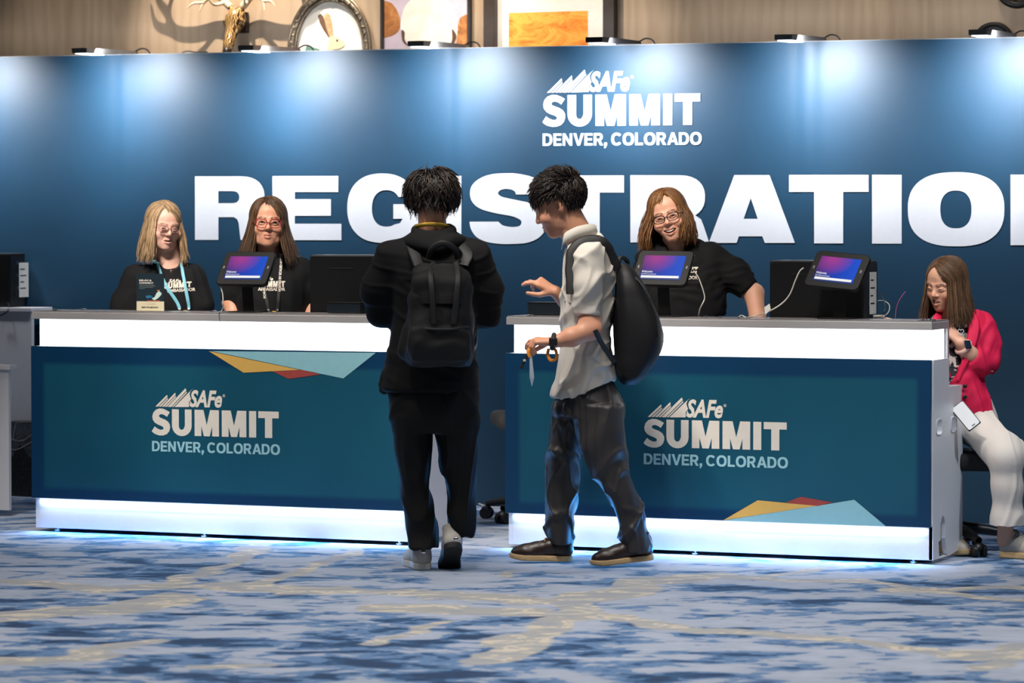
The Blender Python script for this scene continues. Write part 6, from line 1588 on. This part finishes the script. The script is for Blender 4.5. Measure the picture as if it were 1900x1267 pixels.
coil('grey cable looping beside the computer tower near the seated woman', [at(1626,558,.52), at(1640,558,.52), at(1650,566,.50), at(1649,578,.46), at(1640,586,.40), at(1622,588,.36)], .0024, simple('cable_grey', srgb(150,150,140), .5))
coil('thin pink wire sticking up in front of the seated woman', [at(1661,590,.22), at(1663,572,.21), at(1668,558,.20), at(1675,547,.20), at(1680,541,.20)], .0015, simple('wire_pink', srgb(170,80,130), .5))
coil('thin dark wire rising from the counter before the seated woman', [at(1711,592,.10), at(1714,575,.11), at(1717,558,.12), at(1720,546,.12)], .0016, simple('wire_dark', srgb(70,50,50), .5))
pl = at_z(1620,590,ZT); tag(MB().box((pl.x-.02,pl.y+.06,ZT),(pl.x+.03,pl.y+.085,ZT+.012),.002).build('plug', M_CABLEW), 'white plug lying on right counter beside the tilted tablet', 'plug')

# ================================================================== acrylic sign holder
y_s = yl+.075; s0 = at(253.5,578,y_s); s1 = at(304,508,y_s)
sg_ = empty('sign_holder', (s0.x, y_s, ZT), 0, 'small upright card reading RELAX & CONNECT in acrylic holder', 'sign')
W_, H_ = s1.x-s0.x, s1.z-ZT
def acrylic():
    m, nt, b_ = material('acrylic'); nt.nodes.remove(b_); tr = N(nt,'ShaderNodeBsdfTransparent'); gl = N(nt,'ShaderNodeBsdfGlossy'); gl.inputs['Roughness'].default_value = .05
    fr = N(nt,'ShaderNodeFresnel'); fr.inputs[0].default_value = 1.45; mx = N(nt,'ShaderNodeMixShader'); nt.links.new(fr.outputs[0], mx.inputs[0]); nt.links.new(tr.outputs[0], mx.inputs[1]); nt.links.new(gl.outputs[0], mx.inputs[2]); nt.links.new(mx.outputs[0], nt.nodes['Material Output'].inputs[0]); return m
MB().box((-.002,.004,0),(W_+.002,.007,H_+.002)).box((-.002,.004,0),(W_+.002,.075,.003)).build('holder', acrylic(), sg_)
M_NAVY = simple('card_navy', srgb(24,42,52), .5); M_CARDC = simple('card_cream', srgb(224,214,180), .5)
cd = MB().box((0,.0,H_*.27),(W_,.003,H_)).build('card', M_NAVY, sg_); MB().box((0,.0,.003),(W_,.003,H_*.27)).build('card_strip', M_CARDC, sg_)
def cardtxt(s, x, z, w, h, mat, bold=.02):
    V2, F2 = text_mesh(s, 1, bold); V2 = fit(V2, w*W_, h*H_); me = bpy.data.meshes.new('lettering'); me.from_pydata([(x*W_+p.x, -.0006, z*H_+p.y) for p in V2], [], F2); mesh_obj('lettering', me, mat, cd)
cardtxt('RELAX &', .10, .80, .46, .045, M_CREAM, .06); cardtxt('CONNECT', .10, .735, .52, .042, M_CREAM, .06)
for i, w_ in enumerate((.56,.60,.5,.2)): MB().box((.10*W_,-.0006,(.70-.032*i)*H_),((.10+w_)*W_,.0,(.707-.032*i)*H_)).build('text_line', simple('card_text_grey', srgb(130,140,140), .6), cd)
cardtxt('servicenow', .18, .09, .62, .052, simple('card_text_dark', srgb(40,36,40), .6), .03); cardtxt('presented by', .38, .185, .3, .022, simple('card_text_dark', srgb(40,36,40), .6), .0)
def illus(name, pts, mat, o_=.0008):
    Vg, Fg = outline_faces([[(u*W_, v*H_) for u, v in pts]]); me = bpy.data.meshes.new(name); me.from_pydata([(p.x, -o_, p.y) for p in Vg], [], Fg); mesh_obj(name, me, mat, cd)
illus('picture_leg', [(.33,.395),(.36,.42),(.52,.43),(.64,.36),(.62,.32),(.52,.37),(.40,.34)], simple('illus_blue', srgb(40,110,150), .6))
illus('picture_shirt', [(.56,.34),(.66,.38),(.74,.50),(.84,.54),(.92,.49),(.90,.44),(.80,.36),(.66,.30)], simple('illus_mint', srgb(200,224,214), .6), .0009)
illus('picture_head', superell(.80,.565,.05,.032,2,14), simple('illus_skin', srgb(214,140,100), .6), .001)
illus('picture_hair', superell(.79,.585,.05,.022,2,14), simple('illus_hair', srgb(70,40,34), .6), .0011)
illus('picture_seat', [(.38,.30),(.86,.30),(.84,.275),(.40,.275)], simple('illus_red', srgb(170,80,60), .6), .0007)

# ================================================================== office chairs
def office_chair(px, depth, label, fabric_mat, seat_z, rot, back=True):
    s_ = FPX/depth; p = at_z(px, 392.5+CAMH*s_, 0)
    r = empty('office_chair', p, rot, label, 'chair')
    v = Vox((-.28,-.28,seat_z-.09),(.28,.28,seat_z+.04),.009); v.u(rbox((0,0,seat_z-.035),(.235,.23,.04),.035)); V_, F_ = v.mesh(); np_mesh('seat', relax(V_,F_,2), F_, fabric_mat, r)
    if back:
        v = Vox((-.26,.18,seat_z+.08),(.26,.36,seat_z+.60),.010); v.u(rbox((0,.27,seat_z+.34),(.21,.032,.23),.03)); V_, F_ = v.mesh(); np_mesh('backrest', relax(V_,F_,2), F_, fabric_mat, r)
        MB().box((-.03,.10,seat_z-.09),(.03,.31,seat_z-.075),.003).box((-.03,.295,seat_z-.09),(.03,.31,seat_z+.25),.003).build('back_bar', M_BLACK, r)
    MB().cyl((0,0,.09),(0,0,seat_z-.07),.028,n=18).build('column', M_CHROME, r, auto=True)
    for i in range(5):
        a = math.radians(72*i+8); e = (.29*math.cos(a), .29*math.sin(a))
        MB().tube([(0,0,.115),(e[0]*.5,e[1]*.5,.10),(e[0],e[1],.075)], [.030,.024,.016], 8).build('base_leg', M_BLACK, r, True)
        cs = MB().cyl((e[0]-.012*math.sin(a),e[1]+.012*math.cos(a),.028),(e[0]-.030*math.sin(a),e[1]+.030*math.cos(a),.028),.028,n=20).cyl((e[0]+.012*math.sin(a),e[1]-.012*math.cos(a),.028),(e[0]+.030*math.sin(a),e[1]-.030*math.cos(a),.028),.028,n=20).sphere((e[0],e[1],.045),(.028,.028,.022),12).build('caster', M_BLACK, r, auto=True)
    return r
office_chair(1002, 18.05, 'grey upholstered office chair half hidden behind the left end of right counter', simple('chair_grey', srgb(110,104,98), .9, var=.25, scale=220, bump=.5), .54, .5, False)
office_chair(1772, W4.d+.05, 'black office chair under the woman in crimson blazer', simple('chair_black', srgb(20,20,24), .8), .455, .2, False)
cable('floor_cable', 'white cable lying on carpet by the backdrop between the counters', [at_z(868,930,.01), at_z(890,935,.01), at_z(905,940,.012), at_z(922,942,.012), at_z(940,940,.012)], .004, M_CABLEW)

# ================================================================== phone on the lap
ph = W4.o; c1 = W4(1791,771,-.30)
hold = empty('smartphone', W4.o.matrix_basis @ Vector(c1), YAW, 'smartphone with bright white screen held on the lap of the seated woman', 'phone')
MP = (Matrix.Rotation(math.radians(-38),4,'Y') @ Matrix.Rotation(math.radians(-24),4,'X'))
o = MB().box((-.034,-.004,-.068),(.034,.004,.068),.0035).build('case', M_BLACK, hold); o.matrix_local = MP
o = MB().prism(rrect(.0305,.064,.008), -.0048, -.0040, 'y').build('screen', simple('phone_screen', (.05,.05,.05), .2, emit=((.95,.97,1.0), .75)), hold); o.matrix_local = MP
o = MB().prism(rrect(.009,.0022,.002), -.0051, -.0047, 'y').build('camera_slot', M_BLACK, hold); o.matrix_local = MP @ Matrix.Translation((0,0,-.056))

# ================================================================== third counter and bin at the left edge
p3 = at_z(17, 958, 0); q3 = at_z(60, 392.5+CAMH*FPX/19.7, 0)
c3 = empty('reception_counter', (p3.x, p3.y, 0), 0, 'white counter cut off by the left picture edge, seen from its working side', 'counter')
zd = .77
MB().box((-1.2,.0,.03),(0,.025,zd-.024),.002).build('desk_body', M_WHITE, c3); MB().box((-1.2,-.012,zd-.024),(.014,.06,zd),.002).build('desk_top', M_WHITE, c3)
hx = q3.x-p3.x; hy = q3.y-p3.y
zt3 = at(30,571,q3.y).z
MB().box((-1.2,hy,.02),(hx,hy+.03,zt3-.02),.002).build('ledge_panel', M_WHITE, c3); MB().box((-1.2,hy-.01,zt3-.02),(hx+.004,hy+.22,zt3),.002).build('ledge_top', M_WHITE, c3)
MB().box((-1.2,hy+.03,.02),(hx-.01,hy+.05,.3)).build('plinth', M_WHITE, c3)
MB().box((-.95,.025,.02),(-.93,hy,zd-.02)).build('side_panel', M_WHITE, c3)
for fx, fy in ((-.08,.012),(-1.0,.012),(hx-.05,hy+.015)): MB().cyl((fx,fy,0),(fx,fy,.03),.015,n=14).build('levelling_foot', M_BLACK, c3)
ty = q3.y+.04; t0 = at(18,520,ty); tower(t0.x-.46, t0.x-.003, ty, ty+.17, zt3, at(18,471,ty).z, 'black computer tower cut off by the left picture edge')
pz_ = [at(2,568,ty+.1), at(10,560,ty+.03), at(17,566,ty-.02), at(14,577,q3.y-.02), at(6,583,q3.y-.02), at(0,585,q3.y-.02)]
cable('loose_cable', 'black cable drooping from the computer tower at the left picture edge', pz_, .004, M_BLACK)
# bin with a clear liner
bpos = at_z(38, 921, 0); bn = empty('waste_bin', bpos, 0, 'dark speckled square bin with a clear plastic liner', 'bin')
M_BIN = paint_noise('bin_speckle', [(.40, srgb(40,35,32)), (.55, srgb(58,52,46)), (.66, srgb(96,88,76))], 120)
wt_, ht_ = .085, (at(38,783,bpos.y).z)
MB().prism([(-.085*1.0,0),(.085,0),(.088,ht_),(-.088,ht_)], 0, .135, 'y').build('bin_body', M_BIN, bn)
def liner_mat():
    m, nt, b_ = material('clear_liner'); nt.nodes.remove(b_); tr = N(nt,'ShaderNodeBsdfTransparent'); tr.inputs[0].default_value = (.85,.86,.86,1); gl = N(nt,'ShaderNodeBsdfGlossy'); gl.inputs['Roughness'].default_value = .12
    tc = N(nt,'ShaderNodeTexCoord'); no = N(nt,'ShaderNodeTexNoise', i_Scale=18.0, i_Detail=3.0, i_Distortion=1.5); nt.links.new(tc.outputs['Object'], no.inputs['Vector'])
    bp_ = N(nt,'ShaderNodeBump', i_Strength=1.0, i_Distance=.02); nt.links.new(no.outputs['Fac'], bp_.inputs['Height']); nt.links.new(bp_.outputs[0], gl.inputs['Normal'])
    mx = N(nt,'ShaderNodeMixShader'); mx.inputs[0].default_value = .22; nt.links.new(tr.outputs[0], mx.inputs[1]); nt.links.new(gl.outputs[0], mx.inputs[2]); nt.links.new(mx.outputs[0], nt.nodes['Material Output'].inputs[0]); return m
nn = 40; per = []
for i in range(nn):
    t = i/nn*4; sd = int(t); f_ = t-sd
    per.append({0:(-.092+.184*f_,-.004),1:(.092,-.004+.143*f_),2:(.092-.184*f_,.139),3:(-.092,.139-.143*f_)}[sd])
Vl, Fl = [], []; rs = np.random.RandomState(4)
for j, z in enumerate(np.linspace(ht_+.004, ht_-.16, 7)):
    for i, (x, y) in enumerate(per):
        kx = 1+.02*rs.randn()*(j > 0)+.012*j/6; dz = .035*math.sin(i*.9)*(j/6)
        Vl.append((x*kx, .068+(y-.068)*kx, z-dz))
Fl = [(j*nn+i, j*nn+(i+1)%nn, (j+1)*nn+(i+1)%nn, (j+1)*nn+i) for j in range(6) for i in range(nn)]
np_mesh('liner', np.array(Vl), np.array(Fl), liner_mat(), bn)
for pts in ([(-.09,-.006,ht_-.07),(-.04,-.01,ht_-.095),(.02,-.008,ht_-.10),(.085,-.006,ht_-.06)],[(-.02,-.006,ht_),(-.035,-.009,ht_-.06),(-.04,-.009,ht_-.10)],[(-.09,-.006,ht_-.13),(-.02,-.012,ht_-.15),(.09,-.006,ht_-.10)]):
    tube_obj('liner_fold', spline(pts,16), .0022, simple('liner_crease', srgb(170,165,158), .3), bn, 5)

# ================================================================== deer skull with antlers on the wood wall
cs_ = at(434, 54, WY-.10); sk = empty('deer_skull', (cs_.x, WY-.006, cs_.z), 0, 'gold and black marbled deer skull with pale antlers on wood wall', 'wall sculpture')
def skull_mat():
    m, nt, b_ = material('skull_marble'); L = nt.links.new; tc = N(nt,'ShaderNodeTexCoord'); w = N(nt,'ShaderNodeTexWave', i_Scale=16.0, i_Distortion=7.0, i_Detail=2.0, i_Detail_Scale=1.6); L(tc.outputs['Object'], w.inputs['Vector'])
    r = ramp(nt, [(.0, srgb(28,20,14)), (.22, srgb(60,38,18)), (.32, srgb(188,132,56)), (.55, srgb(226,186,110)), (.7, srgb(240,222,180)), (.82, srgb(150,96,40)), (1, srgb(30,22,16))], w.outputs['Fac']); L(r.outputs[0], b_.inputs['Base Color']); setp(b_, Roughness=.28, Metallic=.25); return m
v = Vox((-.10,-.24,-.20),(.10,.02,.16),.005)
v.u(ell((0,-.07,.06),(.058,.065,.065))); v.u(cone((0,-.09,.03),(0,-.17,-.10),.045,.026),.03); v.u(cone((0,-.15,-.07),(0,-.175,-.14),.028,.020),.02)
for sx in (-1,1): v.u(ell((sx*.05,-.10,.035),(.020,.028,.020)),.015); v.cut(ell((sx*.058,-.118,.03),(.020,.020,.017)),.008); v.cut(cone((sx*.010,-.20,-.10),(sx*.012,-.195,-.135),.006,.008),.004); v.u(cone((sx*.03,-.06,.11),(sx*.042,-.06,.135),.018,.018),.015)
V_, F_ = v.mesh(); np_mesh('skull', V_, F_, skull_mat(), sk)
MB().box((-.05,-.03,-.02),(.05,0,.10),.004).build('wall_plate', M_FRWOOD, sk)
v = Vox((-.03,-.22,-.19),(.03,-.13,-.10),.004); v.u(ell((0,-.178,-.14),(.022,.028,.036))); V_, F_ = v.mesh(); np_mesh('muzzle', V_, F_, M_BLACK, sk)
M_ANT = paint_noise('antler_bone', [(.35, srgb(176,150,118)), (.6, srgb(222,206,180))], 18)
for sx in (-1,1):
    beam = spline([(sx*.042,-.06,.13),(sx*.12,-.08,.20),(sx*.24,-.12,.27),(sx*.32,-.16,.38),(sx*.33,-.18,.52),(sx*.27,-.16,.66)], 36)
    bm_ = MB(); bm_.tube(beam, [.019*(1-.75*t)+.003 for t in np.linspace(0,1,len(beam))], 10)
    for base, mid, tip, rr_ in (((sx*.07,-.065,.155),(sx*.10,-.15,.14),(sx*.12,-.20,.19),.012),((sx*.13,-.085,.205),(sx*.19,-.10,.155),(sx*.21,-.12,.10),.013),((sx*.24,-.12,.27),(sx*.20,-.16,.36),(sx*.17,-.18,.44),.012),((sx*.32,-.16,.38),(sx*.40,-.17,.43),(sx*.43,-.17,.52),.012),((sx*.335,-.18,.50),(sx*.39,-.18,.58),(sx*.41,-.16,.66),.010),((sx*.19,-.10,.155),(sx*.25,-.12,.15),(sx*.285,-.13,.12),.009)):
        q = spline([base,mid,tip], 12); bm_.tube(q, [rr_*(1-.85*t)+.001 for t in np.linspace(0,1,len(q))], 8)
    bm_.build('antler', M_ANT, sk, True)
